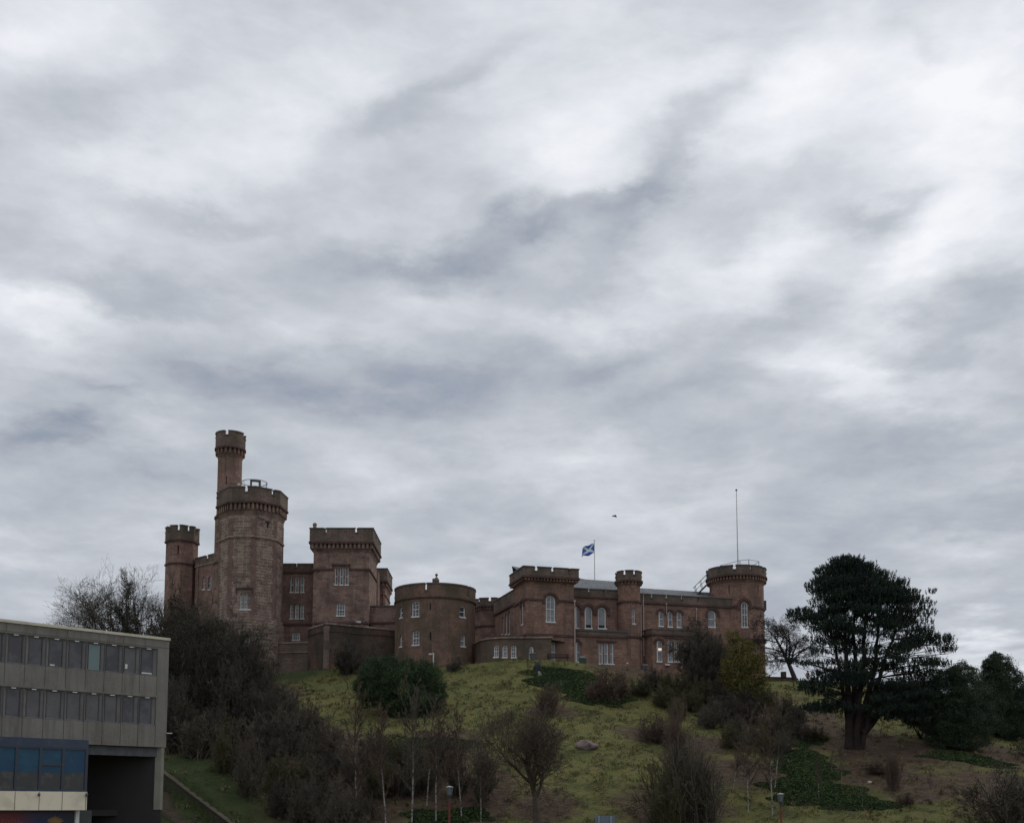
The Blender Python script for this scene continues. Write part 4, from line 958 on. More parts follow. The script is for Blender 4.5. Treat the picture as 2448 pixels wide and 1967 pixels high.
# projecting bay
BW = 1.25; zq = z_of(1769, OS.S(OU(210,5),0,-BW)[1]); ub1 = OS.u_at(210, 5, -BW)
Yb = OS.S(ub1, 0, -BW)[1]; zt_ = z_of(1768.5, Yb); zf0 = z_of(1789, Yb); zw0 = z_of(1888, Yb); zc1 = z_of(1891.5, Yb); zc0 = z_of(1935.5, Yb)
BLUE = mat('faded_dark_blue_fascia', (.035,.05,.085), .6, .4, [(1.5, 5, (.055,.07,.10), .45, .7)])
mb = MB(); sbox(mb, OS, .0, ub1, zf0, zt_, -BW, 0, 0); sbox(mb, OS, .0, ub1, zw0, zc1, -BW-.02, 0, 0); mb.build('bay_fascia', BLUE, off)
mb = MB(); sbox(mb, OS, .0, ub1, zc0, zc1-.01, -BW-.05, 0, 0); mb.build('cream_fascia', CREAM, off)
mb = MB()
mx_ = [OS.u_at(x, 4, -BW) for x in (39, 95.5, 150, 206)]; stb = (mx_[3]-mx_[0])/3
mu = list(mx_); 
while mu[0]-stb > 0: mu.insert(0, mu[0]-stb)
for u in mu: sbox(mb, OS, u-.07, u+.07, zw0, zf0, -BW, -BW+.14)
sbox(mb, OS, 0, ub1, zf0-.1, zf0, -BW+.01, -BW+.13); zr_ = z_of(1828, Yb); sbox(mb, OS, mx_[1], mx_[2], zr_-.09, zr_+.03, -BW+.01, -BW+.12)
sbox(mb, OS, ub1-.14, ub1-.02, zw0, zf0, -BW+.3, -.1)
mb.build('bay_frame', mat('dark_blue_grey_frame', (.04,.048,.065), .5, .4), off)
zbl = z_of(1848, Yb)
BB = mat('blue_roller_blind', (.012,.052,.11), .35, .4, [(.8, 4, (.015,.078,.13), .45, .65), (4, 5, (.045,.12,.19), .62, .75)])
mb = MB(); sbox(mb, OS, 0.02, ub1-.03, zbl, zf0-.02, -BW+.06, -BW+.1); mb.build('bay_blind', BB, off)
mb = MB(); sbox(mb, OS, 0.02, ub1-.03, zw0, zbl, -BW+.07, -BW+.11); mb.build('bay_glass', mat('brown_reflecting_glass', (.03,.028,.027), .08, .5, [(1.6, 4, (.075,.068,.055), .5, .7)]), off)
mb = MB(); sbox(mb, OS, ub1-.04, ub1-.02, zw0, zf0, -BW+.05, -.05); mb.build('bay_side_pane', OGL[0], off)
# seams and two small dark fittings on the cream fascia
mb = MB()
for u in mu: sbox(mb, OS, u-.012, u+.012, zc0+.02, zc1-.03, -BW-.058, -BW-.04)
mb.build('fascia_seam', CONCS, off)
for x in (93, 205):
    u = OS.u_at(x, 3, -BW); mb = MB(); c_ = OS.S(u, zc1-.2, -BW-.12); mb.lathe((c_[0],c_[1],c_[2]-.09), [(0,0),(.07,.03),(.08,.12),(.03,.2),(0,.2)], 10); mb.build('fascia_spotlight', METAL, off)
# shopfront below the bay
ush = OS.u_at(181, 1, -.5)
def poster_mat():
    m = bpy.data.materials.new('red_to_blue_poster'); m.use_nodes = True; nt = m.node_tree; N = nt.nodes; L = nt.links; b = N['Principled BSDF']; b.inputs['Roughness'].default_value = .35
    uv = N.new('ShaderNodeUVMap'); uv.uv_map = 'UVMap'; s = N.new('ShaderNodeSeparateXYZ'); L.new(uv.outputs[0], s.inputs[0])
    r = N.new('ShaderNodeMapRange'); r.inputs[1].default_value = ush-4.6; r.inputs[2].default_value = ush-.3; L.new(s.outputs[0], r.inputs[0])
    cr = N.new('ShaderNodeValToRGB'); L.new(r.outputs[0], cr.inputs[0]); e = cr.color_ramp.elements; e[0].color = (.17,.012,.022,1); e[1].color = (.012,.012,.035,1); e[0].position = .2
    k = e.new(.55); k.color = (.018,.018,.085,1); L.new(cr.outputs[0], b.inputs['Base Color']); return m
mb = MB(); sbox(mb, OS, 0, ush-.12, -.2, zc0-.02, -.5, -.42); mb.build('poster_window', poster_mat(), off)
mb = MB(); ulo = OS.u_at(132, 1, -.52); rq = random.Random(2)
Yp = OS.S(ulo,0,-.5)[1]; zlo = z_of(1966, Yp)
def petal(ang, L_, w_):
    ca, sa = math.cos(ang), math.sin(ang); P_ = [(0,0),(L_*.45,-w_),(L_*.8,-w_*.6),(L_,0),(L_*.8,w_*.6),(L_*.45,w_)]
    return [(ulo+x*ca-y*sa, zlo+x*sa+y*ca) for x, y in P_]
for i, an_ in enumerate([90,70,110,50,130,30,150,14,166]): sprism(mb, OS, petal(R(an_), .46 if i < 5 else .52, .06), -.515-.002*i, -.50, 0)
mb.build('gold_lotus_emblem', mat('gold_print', (.34,.20,.07), .5, .4, [(6, 3, (.2,.09,.05), .4, .7)]), off)
mb = MB(); rq = random.Random(4); x = OS.u_at(4, 1, -.5)
for i in range(7):     # faded handwritten style scroll on the poster
    u = x+i*.17; hh = rq.choice([.10,.24,.12,.26]); sprism(mb, OS, [(u,zlo+.02),(u+.035,zlo+.02),(u+.085,zlo+.02+hh),(u+.05,zlo+.02+hh)], -.512, -.50)
mb.build('faded_scroll_print', mat('orange_print', (.30,.085,.03), .5), off)
mb = MB(); sbox(mb, OS, ush-.1, ush+.12, -.2, zc0-.02, -.62, -.40); mb.build('white_post', WHITE, off)
# plant tub seen at the very corner of the shopfront is hidden; steps and wall to the right of the office
# ============================================================ STEPS AND RETAINING WALL
rw = empty('stair_wall', (WB.x, WB.y, ground_at(WB.x, WB.y)), 'dark stone wall with pale coping running up the grass bank beside the office steps', 'wall')
mb = MB(); mc = MB(); n = 14; dirw = Vector((WA.x-WB.x, WA.y-WB.y)).normalized(); nn = Vector((dirw.y, -dirw.x))*.18
if nn.x < 0: nn = -nn
A2 = Vector((WB.x, WB.y))-dirw*2.5; B2 = Vector((WA.x, WA.y))+dirw*2
prev = None
lw_ = (B2-A2).length; sl_ = (WA.z-WB.z)/(WA-WB).to_2d().length; zA2 = WB.z+.3-2.5*sl_; zB2 = WA.z+.3+2*sl_
for k in range(n+1):
    q = A2.lerp(B2, k/n); z = zA2*(1-k/n)+zB2*k/n
    cur = (q, z)
    if prev:
        for (m_, w_, za, zb_) in ((mb, 1.0, -2.2, -.12), (mc, 1.35, -.12, .0)):
            a0_, b0_ = prev[0]-nn*w_, prev[0]+nn*w_; a1_, b1_ = q-nn*w_, q+nn*w_; zz0, zz1 = prev[1], z
            m_.face([(a0_.x,a0_.y,zz0+za),(a1_.x,a1_.y,zz1+za),(a1_.x,a1_.y,zz1+zb_),(a0_.x,a0_.y,zz0+zb_)]); m_.face([(b1_.x,b1_.y,zz1+za),(b0_.x,b0_.y,zz0+za),(b0_.x,b0_.y,zz0+zb_),(b1_.x,b1_.y,zz1+zb_)])
            m_.face([(a0_.x,a0_.y,zz0+zb_),(a1_.x,a1_.y,zz1+zb_),(b1_.x,b1_.y,zz1+zb_),(b0_.x,b0_.y,zz0+zb_)])
    prev = cur
mb.build('wall', stone('dark_bank_wall', (.07,.055,.045), (.09,.068,.055), (.05,.04,.035), stain=(.04,.045,.025), st=(.4,.6)), rw); mc.build('coping', mat('mossy_coping', (.060,.048,.036), .9, .2, [(1.5, 5, (.034,.036,.02), .4, .7)]), rw)
mb = MB()
ns_ = int(lw_/.36)
for k in range(ns_):
    q = A2.lerp(B2, k/ns_) - nn*8.5; z = (zA2*(1-k/ns_)+zB2*k/ns_)-1.25
    a = math.atan2(dirw.y, dirw.x); mb.box((q.x, q.y, z-.5), (.19, 1.3, .5), 0, a)
st_ = mb.build('steps', mat('worn_brown_steps', (.12,.098,.072), .9, .2, [(1.5, 5, (.07,.06,.045), .4, .7)])); tag(st_, kind='structure')

# ============================================================ SMALL THINGS
def street_lamp(px, ytop, Y, label, tilt=0):
    q = P(px, ytop, Y); g = ground_at(q.x, q.y); t = empty('street_lamp', (q.x, q.y, g), label, 'street lamp', 'street lamps at the foot of the hill')
    mb = MB(); mb.lathe((q.x,q.y,g), [(.10,-.1),(.10,.8),(.065,.95),(.055,q.z-g-.95)], 12); mb.build('post', mat('red_painted_post', (.16,.022,.02), .5, .4), t)
    mb = MB(); mb.tube((q.x,q.y,q.z-.98), (q.x,q.y,q.z-.82), .07, .09); mb.lathe((q.x,q.y,q.z-.82), [(.05,0),(.1,.1),(.155,.22),(.17,.26)], 8); mb.build('collar', METAL, t)
    mb = MB(); mb.lathe((q.x,q.y,q.z-.56), [(.16,0),(.22,.46)], 8); mb.lathe((q.x,q.y,q.z-.56), [(.12,.02),(.17,.44)], 8, 0); mb.build('lantern_glass', mat('grey_lantern_glass', (.13,.15,.165), .15, .6), t)
    mb = MB()
    for k in range(4):
        a = k*math.pi/2+math.pi/4; mb.tube((q.x+.165*math.cos(a),q.y+.165*math.sin(a),q.z-.56), (q.x+.225*math.cos(a),q.y+.225*math.sin(a),q.z-.10), .018, n=6)
    mb.build('lantern_frame', METAL, t)
    mb = MB(); mb.lathe((q.x,q.y,q.z-.1), [(.25,-.01),(.25,.04),(.1,.10),(0,.12)], 8); mb.build('cap', mat('pale_lamp_cap', (.2,.21,.22), .5), t)
street_lamp(1074.5, 1878, 74, 'street lamp with grey lantern on red post, before the birch trunks of the thicket')
street_lamp(1866, 1895, 78, 'street lamp with pale-capped lantern on red post, below the ground ivy')
# back of a road sign
q = P(1446, 1949, 70); t = empty('road_sign', (q.x, q.y, 0), 'blue-grey back of a road sign on two posts, right of the large bare tree', 'road sign')
hw = 23.5/FPX*71; mb = MB(); mb.box((q.x, q.y, q.z-.42), (hw, .02, .42)); mb.build('panel', mat('blue_grey_sign_back', (.12,.155,.20), .5, .5, [(2, 3, (.09,.12,.16), .4, .7)]), t)
for s in (-.6, .6):
    mb = MB(); mb.tube((q.x+s*hw, q.y-.06, -.2), (q.x+s*hw, q.y-.06, q.z-.0), .035); mb.build('post', mat('galvanised_post', (.30,.33,.36), .5, .5), t)
# pale sign pole in front of the round tower
q = place(1036, 1602); tp = P(1036, 1560, q.y); t = empty('sign_pole', q, 'thin white pole with a small arm, in front of the squat round tower', 'pole')
mb = MB(); mb.tube((q.x,q.y,q.z-.2), (q.x,q.y,tp.z), .075); mb.build('pole', POLE, t); mb = MB(); mb.box((q.x-.35,q.y,tp.z-.14), (.22,.06,.08)); mb.box((q.x-.1,q.y,tp.z-.1), (.12,.03,.03)); mb.build('arm_sign', POLE, t)
# litter bin, bench, covered bin, pipes stub
def bin_(px, yb, hpx, Y, label, r=.36, name='litter_bin'):
    q = P(px, yb, Y); q.z = ground_at(q.x, q.y) if abs(ground_at(q.x, q.y)-q.z) < 1.5 else q.z; h = hpx/FPX*Y
    t = empty(name, q, label, 'bin'); mb = MB(); mb.lathe(q, [(r*.9,-.1),(r,.1),(r,h*.72),(r*.96,h*.74)], 16); mb.build('body', METAL, t)
    mb = MB(); mb.lathe(q, [(r*1.06,h*.76),(r*1.08,h*.84),(r*.85,h*.95),(0,h)], 16); mb.build('lid', METAL, t)
    mb = MB(); 
    for k in range(4): a = k*math.pi/2+.4; mb.tube((q.x+r*.85*math.cos(a),q.y+r*.85*math.sin(a),q.z+h*.7), (q.x+r*.85*math.cos(a),q.y+r*.85*math.sin(a),q.z+h*.78), .03, n=6)
    mb.build('lid_stay', METAL, t)
bin_(1274.5, 1581, 20, 137.6, 'black litter bin standing in front of the last small arched window of the low annex')
bin_(1541.5, 1589, 21, 139.5, 'dark bin standing under the downpipes beside the slim turret', .42)
q = P(1334, 1582, 137.4); gz = ground_at(q.x, q.y); t = empty('park_bench', (q.x,q.y,gz), 'dark wooden bench on the grass before the square tower', 'bench')
WOOD = mat('dark_bench_wood', (.05,.032,.028), .7, .3); z0_ = max(gz, q.z-.1)
mb = MB(); [mb.box((q.x, q.y-.22+.15*k, z0_+.45), (1.35,.055,.03), 0, .1) for k in range(4)]; mb.build('seat', WOOD, t)
mb = MB(); [mb.box((q.x, q.y+.34, z0_+.6+.16*k), (1.35,.025,.055), 0, .1) for k in range(3)]; mb.build('backrest', WOOD, t)
for s in (-1.15, 1.15):
    mb = MB(); mb.box((q.x+s,q.y-.22+s*.1,z0_+.25), (.05,.05,.3)); mb.box((q.x+s,q.y+.34+s*.1,z0_+.45), (.05,.05,.5)); mb.box((q.x+s,q.y+.05+s*.1,z0_+.66), (.05,.32,.03)); mb.box((q.x+s,q.y+.05+s*.1,z0_+.4), (.04,.3,.03)); mb.build('leg', WOOD, t)
q = P(1334, 1582, 137.4)
q = P(1393, 1583, 138.6); t = empty('grit_bin', q, 'low dark green bin with pale rounded lid, left of the triple ground-floor window', 'grit bin')
mb = MB(); mb.box((q.x,q.y,q.z+.2), (.42,.36,.33)); mb.build('body', mat('dark_green_plastic', (.035,.055,.05), .5), t)
mb = MB()
for k in range(6):
    a, b = math.pi*k/6, math.pi*(k+1)/6; f = lambda a, y: (q.x+.45*math.cos(a), q.y+y, q.z+.53+.2*math.sin(a))
    mb.face([f(a,-.38), f(b,-.38), f(b,.38), f(a,.38)]); mb.face([f(a,-.38), (q.x,q.y-.38,q.z+.53), f(b,-.38)]); mb.face([f(b,.38), (q.x,q.y+.38,q.z+.53), f(a,.38)])
mb.build('lid', mat('pale_grey_lid', (.28,.30,.30), .5), t)
# dark sculpted stone on the grass, cut rocks
def rock(px, py, s, label, m, seed):
    c = place(px, py); rg = random.Random(seed); bm = bmesh.new(); bmesh.ops.create_icosphere(bm, subdivisions=3, radius=1)
    ax = [rg.uniform(.6,1.1) for _ in range(3)]; pl = [(Vector((rg.uniform(-1,1),rg.uniform(-1,1),rg.uniform(-.3,1))).normalized(), rg.uniform(.55,.85)) for _ in range(9)]
    for v in bm.verts:
        for n_, d_ in pl:
            e = v.co.dot(n_)-d_
            if e > 0: v.co -= n_*e
        v.co = Vector((v.co.x*ax[0]*s[0], v.co.y*ax[1]*s[1], v.co.z*ax[2]*s[2]))+c+Vector((0,0,s[2]*.35))
    me = bpy.data.meshes.new('rock'); bm.to_mesh(me); bm.free(); me.materials.append(m); o = bpy.data.objects.new('rock', me); link(o); tag(o, label, 'rock')
RK = mat('pink_grey_rock', (.19,.14,.14), .9, .2, [(2, 5, (.08,.06,.06), .4, .65)], .5, 6); RKD = mat('dark_rock', (.03,.035,.04), .9, .2, [(2, 5, (.05,.055,.05), .4, .7)], .5, 6)
rock(1285, 1606, (.75,.6,1.0), 'dark upright stone on the lawn below the litter bin', RKD, 4)
rock(1290, 1616, (.3,.3,.45), 'small pale stone at the foot of the dark upright stone', mat('pale_stone', (.2,.2,.18), .9), 5)
rock(1404, 1789, (1.1,.8,.7), 'pinkish grey boulder on the slope, right of the bare tree crown', RK, 6)
rock(2079, 1872, (.35,.3,.22), 'small pale stone in the grass below the big pine', mat('pale_stone_b', (.33,.27,.2), .9), 8)

# person on the path behind the pine, seen between branches
def person(px, yb, Y, label, jacket, trousers, face=0.3):
    q = P(px, yb, Y); h = 1.74; k = h
    t = empty('person', q, label, 'person')
    me = bpy.data.meshes.new('body'); vs = {}; co = []; ed = []; rad = []
    def v(n_, x, y, z, r): vs[n_] = len(co); co.append((q.x+(x*math.cos(face)-y*math.sin(face)), q.y+(x*math.sin(face)+y*math.cos(face)), q.z+z)); rad.append(r)
    def e(a, b): ed.append((vs[a], vs[b]))
    v('pel',0,0,.93,.15); v('wa',0,0,1.08,.13); v('ch',0,.0,1.30,.155); v('nk',0,0,1.47,.06); v('hb',0,-.01,1.56,.085); v('ht',0,-.01,1.66,.085)
    e('pel','wa'); e('wa','ch'); e('ch','nk'); e('nk','hb'); e('hb','ht')
    for s, n_ in ((-1,'l'),(1,'r')):
        v('hip'+n_,s*.09,0,.88,.095); v('kn'+n_,s*.10,-.06*s,.49,.062); v('an'+n_,s*.10,.08*s,.09,.042); v('to'+n_,s*.11,.08*s-.17,.045,.035)
        e('pel','hip'+n_); e('hip'+n_,'kn'+n_); e('kn'+n_,'an'+n_); e('an'+n_,'to'+n_)
        v('sh'+n_,s*.19,0,1.39,.065); v('el'+n_,s*.24,.04,1.12,.045); v('wr'+n_,s*.22,-.08,.88,.03); v('hd'+n_,s*.22,-.11,.80,.035)
        e('ch','sh'+n_); e('sh'+n_,'el'+n_); e('el'+n_,'wr'+n_); e('wr'+n_,'hd'+n_)
        for f in range(3): v('f%d'%f+n_, s*.22+(f-1)*.025, -.12-.01*f, .72+.01*abs(f-1), .010); e('hd'+n_, 'f%d'%f+n_)
    me.from_pydata(co, ed, []); o = bpy.data.objects.new('body', me); link(o, t); o.matrix_parent_inverse = parent_inv(t)
    me.skin_vertices or bpy.context.view_layer.update()
    sk = o.modifiers.new('skin', 'SKIN'); 
    for i, r in enumerate(rad): me.skin_vertices[0].data[i].radius = (r, r)
    me.skin_vertices[0].data[0].use_root = True; o.modifiers.new('sub', 'SUBSURF').levels = 1; o.modifiers['sub'].render_levels = 2
    m = bpy.data.materials.new('clothed_figure'); m.use_nodes = True; nt = m.node_tree; N = nt.nodes; L = nt.links; b = N['Principled BSDF']
    g = N.new('ShaderNodeNewGeometry'); s_ = N.new('ShaderNodeSeparateXYZ'); L.new(g.outputs['Position'], s_.inputs[0]); r_ = N.new('ShaderNodeMapRange'); r_.inputs[1].default_value = q.z; r_.inputs[2].default_value = q.z+1.8; L.new(s_.outputs[2], r_.inputs[0])
    cr = N.new('ShaderNodeValToRGB'); cr.color_ramp.interpolation = 'CONSTANT'; L.new(r_.outputs[0], cr.inputs[0]); E = cr.color_ramp.elements
    E[0].color = (.02,.02,.02,1); E[1].position = .06; E[1].color = (*trousers, 1)
    for p_, c_ in ((.50, jacket), (.82, (.42,.26,.19)), (.90, (.05,.035,.025))): k_ = E.new(p_); k_.color = (*c_, 1)
    L.new(cr.outputs[0], b.inputs['Base Color']); me.materials.append(m)
    mb = MB(); hx, hy = q.x-.01*math.sin(face), q.y-.01; mb.lathe((hx,hy,q.z+1.60), [(.1,0),(.108,.06),(.09,.12),(.04,.155),(0,.16)], 12); mb.build('hair', mat('dark_hair', (.03,.02,.015), .8), t)
person(1931.5, 1634, 149.5, 'person in a rust-orange jacket behind the low wall, left of the pine', (.30,.10,.05), (.03,.03,.04))
# distant house glimpsed through the pine
hx, hy = XY(2150, 1660, 185); t = empty('distant_house', (hx, hy, 8), 'pale house with grey roof glimpsed through the lower pine branches', 'house')
HS = Surf([(hx-5,hy),(hx+6,hy-1),(hx+6.5,hy+7),(hx-4.5,hy+8)]); ztp = z_of(1648, hy)
mb = MB(); oo = [[1.5,2.6,ztp-2.2,ztp-.8,0],[5,6.1,ztp-2.2,ztp-.8,0],[8.5,9.6,ztp-2.2,ztp-.8,0]]; wall(mb, HS, 6, ztp, oo); mb.build('wall', mat('pale_render', (.45,.44,.40), .9, .2, [(1, 3, (.38,.37,.34), .4, .7)]), t)
for o in oo: window(t, HS, o, 1, GLASS)
mb = MB(); A, B, Cc, D = [HS.S(c, ztp, -.3) for c in HS.cum[:4]]; rz_ = z_of(1630, hy); m1 = ((A[0]+D[0])/2, (A[1]+D[1])/2, rz_+.6); m2 = ((B[0]+Cc[0])/2, (B[1]+Cc[1])/2, rz_+.6)
mb.face([A,B,m2,m1]); mb.face([Cc,D,m1,m2]); mb.face([D,A,m1]); mb.face([B,Cc,m2]); rf = mb.build('roof', SLATE, t)
mb = MB(); mb.box((m1[0]+1,m1[1],rz_+1), (.4,.4,.7)); mb.build('chimney', PARA, rf)
# ============================================================ VEGETATION
def vmat(name, c0, c1, c2, s1=1.2, s2=9, rough=.85, spec=.2, trans=0):
    m = mat(name, c0, rough, spec, [(s1, 4, c1, .42, .62), (s2, 2, c2, .5, .72)])
    return m
BARK = vmat('brown_bark', (.078,.062,.048), (.105,.085,.064), (.045,.037,.03))
BARKD = vmat('dark_bark', (.034,.028,.025), (.05,.042,.036), (.02,.018,.017))
TWIG = vmat('brown_twigs', (.088,.076,.060), (.115,.097,.074), (.06,.053,.043), .5, 3)
TWIGR = vmat('reddish_twigs', (.105,.075,.058), (.13,.092,.068), (.065,.05,.043), .5, 3)
TWIGG = vmat('greenish_twigs', (.082,.076,.042), (.105,.095,.048), (.05,.047,.03), .5, 3)
TWIGD = vmat('dark_twigs', (.066,.057,.046), (.088,.075,.057), (.038,.035,.03), .5, 3)
IVY = vmat('ivy_leaves', (.022,.034,.020), (.034,.05,.024), (.014,.02,.014), .6, 4)
IVYB = vmat('brown_ivy_leaves', (.030,.029,.021), (.042,.038,.028), (.016,.017,.014), .35, 4)
PINE = vmat('pine_needles', (.022,.038,.030), (.038,.058,.038), (.013,.023,.020), .6, 3)
RHOD = vmat('dark_evergreen_leaves', (.032,.054,.026), (.056,.088,.036), (.018,.031,.018), .8, 6)
RHOD2 = vmat('grey_evergreen_leaves', (.040,.060,.038), (.060,.082,.046), (.024,.037,.027), .5, 5)
GOLD = vmat('olive_yellow_leaves', (.122,.115,.032), (.16,.145,.04), (.05,.05,.02), .7, 5)
BIRCHM = mat('white_birch_bark', (.31,.30,.28), .8, .2, [(45, 5, (.07,.06,.055), .48, .58)])
def birch_dark_top():      # bark turns brown towards the thin top of the young trunk
    nt = BIRCHM.node_tree; N = nt.nodes; L = nt.links; b = N['Principled BSDF']; src = b.inputs['Base Color'].links[0].from_socket
    tc = N.new('ShaderNodeTexCoord'); s = N.new('ShaderNodeSeparateXYZ'); L.new(tc.outputs['Object'], s.inputs[0]); r = N.new('ShaderNodeMapRange'); r.inputs[1].default_value = .28; r.inputs[2].default_value = .62; L.new(s.outputs[2], r.inputs[0])
    x = N.new('ShaderNodeMix'); x.data_type = 'RGBA'; L.new(r.outputs[0], x.inputs[0]); L.new(src, x.inputs[6]); x.inputs[7].default_value = (.075,.055,.045,1); L.new(x.outputs[2], b.inputs['Base Color'])
birch_dark_top()
GCOV = vmat('ground_ivy_leaves', (.032,.054,.020), (.050,.078,.026), (.018,.030,.014), .5, 5)
GTUFT = vmat('grass_blades', (.098,.098,.034), (.15,.132,.06), (.05,.058,.02), .3, 2.2)

def tubes(name, segs, m, parent=None, sides=3):
    """segs: array (n, 8) = p0, p1, r0, r1"""
    s = np.asarray(segs, dtype=float).reshape(-1, 8); p0, p1, r0, r1 = s[:,:3], s[:,3:6], s[:,6], s[:,7]
    d = p1-p0; d /= np.linalg.norm(d, axis=1, keepdims=True)+1e-9
    up = np.where(np.abs(d[:,2:3]) > .9, np.array([[1.,0,0]]), np.array([[0,0,1.]])); x = np.cross(d, up); x /= np.linalg.norm(x, axis=1, keepdims=True)+1e-9; y = np.cross(d, x)
    V = []; 
    for k in range(sides):
        a = 2*math.pi*k/sides; o = x*math.cos(a)+y*math.sin(a); V.append(p0-d*r0[:,None]*.3+o*r0[:,None]); V.append(p1+o*r1[:,None])
    V = np.stack(V, 1).reshape(-1, 3); b = np.arange(len(s))*2*sides; F = []
    for k in range(sides):
        j = (k+1) % sides; F.append(np.stack([b+2*k, b+2*j, b+2*j+1, b+2*k+1], 1))
    return fast_mesh(name, V, np.concatenate(F), m, parent=parent)
def unit(v): return v/(np.linalg.norm(v)+1e-9)
def grow(rg, base, d, L, r, maxlev, nchild, spread=38, ratio=.62, wob=.16, up=.05, nseg=4, start=.3, tip=.35, rr_=.6, minr=.009):
    """recursive bare branching -> dict level -> list of segments"""
    out = {}; ends = []
    st = [(np.array(base, float), unit(np.array(d, float)), L, r, 0)]
    while st:
        p, d, L, r, lev = st.pop(); ns = nseg if lev < maxlev else max(2, nseg-1); kids = nchild[min(lev, len(nchild)-1)] if lev < maxlev else 0
        ts = sorted(rg.uniform(start if lev == 0 else .15, 1.0, kids)) if kids else []
        ti = 0; rad = r
        for i in range(ns):
            d = unit(d + rg.normal(0, wob, 3) + np.array([0, 0, up])); q = p + d*L/ns; r1 = max(minr, r*(1-(1-tip)*(i+1)/ns))
            out.setdefault(lev, []).append((*p, *q, rad, r1))
            while ti < len(ts) and ts[ti] <= (i+1)/ns:
                f = ts[ti]*ns-i; b = p + (q-p)*f; a = R(rg.normal(spread, 9)); ph = rg.uniform(0, 2*math.pi)
                x = unit(np.cross(d, [0.3,.2,1.] if abs(d[2]) < .9 else [1.,.1,0])); y = np.cross(d, x)
                nd = d*math.cos(a) + (x*math.cos(ph)+y*math.sin(ph))*math.sin(a)
                st.append((b, nd, L*ratio*rg.uniform(.7, 1.15)*(1.15-.45*ts[ti]), max(minr, (rad+(r1-rad)*f)*rr_), lev+1)); ti += 1
            p = q; rad = r1
        ends.append((p, d, lev))
    return out, ends
def collect(out, lo, hi): return [s for k in out for s in out[k] if lo <= k <= hi]
def leaves(name, C_, D_, L_, W_, m, parent=None, rg=None):
    """diamond shaped leaves/needle sprays: centres, directions, length, width"""
    C_ = np.asarray(C_); n = len(C_); D_ = np.asarray(D_); D_ = D_/(np.linalg.norm(D_, axis=1, keepdims=True)+1e-9); rg = rg or np.random
    s = np.cross(D_, rg.normal(0, 1, (n, 3))); s /= np.linalg.norm(s, axis=1, keepdims=True)+1e-9
    L_ = np.broadcast_to(L_, n)[:,None]; W_ = np.broadcast_to(W_, n)[:,None]
    V = np.stack([C_-D_*L_*.5, C_+s*W_*.5, C_+D_*L_*.5, C_-s*W_*.5], 1).reshape(-1, 3)
    return fast_mesh(name, V, np.arange(n*4).reshape(-1, 4), m, parent=parent)
def scale_segs(segs, base, h, w):   # fit a crown into a wanted height and width about its base
    s = np.array(segs, float).reshape(-1, 8); b = np.array(base); pts = s[:,[0,1,2,3,4,5]].reshape(-1, 3)-b
    return s
def fit(out, base, width, height):
    allp = np.array([s[3:6] for k in out for s in out[k]])-np.array(base); zx = height/max(.1, np.percentile(allp[:,2], 99.5)); wx = width/max(.1, np.percentile(np.abs(allp[:,:2]).max(1), 98)*2)
    for k in out:
        a = np.array(out[k]); 
        for c in (0, 3): a[:,c:c+3] = (a[:,c:c+3]-base)*np.array([wx, wx, zx])+base
        out[k] = a
    return out
def bare_tree(px, py, ptop, wpx, label, seed, group=None, cat='tree', name='bare_tree', lean=(0,0,1), L=None, r=None, lv=5, nch=(7,5,5,4,3), spread=40, trunkm=BARK, twigm=TWIG, ivy=0, start=.3, up=.06, wob=.15, base=None, minr=.012, pos=None, ratio=.62):
    b = pos if pos is not None else place(px, py); Y = b.y; h = P(px, ptop, Y).z-b.z; w = wpx/FPX*(Y+1.5); rg = np.random.RandomState(seed)
    out, ends = grow(rg, (b.x, b.y, b.z-.3), lean, L or h*.5, r or max(.08, h*.028), lv, nch, spread, up=up, wob=wob, start=start, minr=minr, ratio=ratio)
    out = fit(out, np.array([b.x, b.y, b.z-.3]), w, h+.3)
    t = empty(name, b, label, cat, group)
    tubes('trunk', collect(out, 0, 1), trunkm, t, 6); tubes('crown', collect(out, 2, 9), twigm, t, 3)
    if ivy:
        S_ = np.array([s for k in (0, 1, 2) if k in out for s in out[k]]); n = ivy; i = rg.choice(len(S_), n, p=S_[:,6]/S_[:,6].sum()); f = rg.uniform(0, 1, (n, 1))
        c = S_[i,:3]*(1-f)+S_[i,3:6]*f + rg.normal(0, 1, (n, 3))*(.10+S_[i,6:7]*1.6)
        leaves('ivy', c, rg.normal(0, 1, (n, 3)), rg.uniform(.14, .28, n), rg.uniform(.10, .2, n), IVY, t, rg)
    return t, out
def copy_thing(src, loc, rz, sc, label, group=None):
    r = src.copy(); C.collection.objects.link(r); r.location = loc; r.rotation_euler = (0, 0, rz); r.scale = sc
    r['label'] = label
    if group: r['group'] = group
    for ch in [c for c in bpy.data.objects if c.parent == src]:
        c = ch.copy(); C.collection.objects.link(c); c.parent = r; c.matrix_parent_inverse = ch.matrix_parent_inverse
    return r

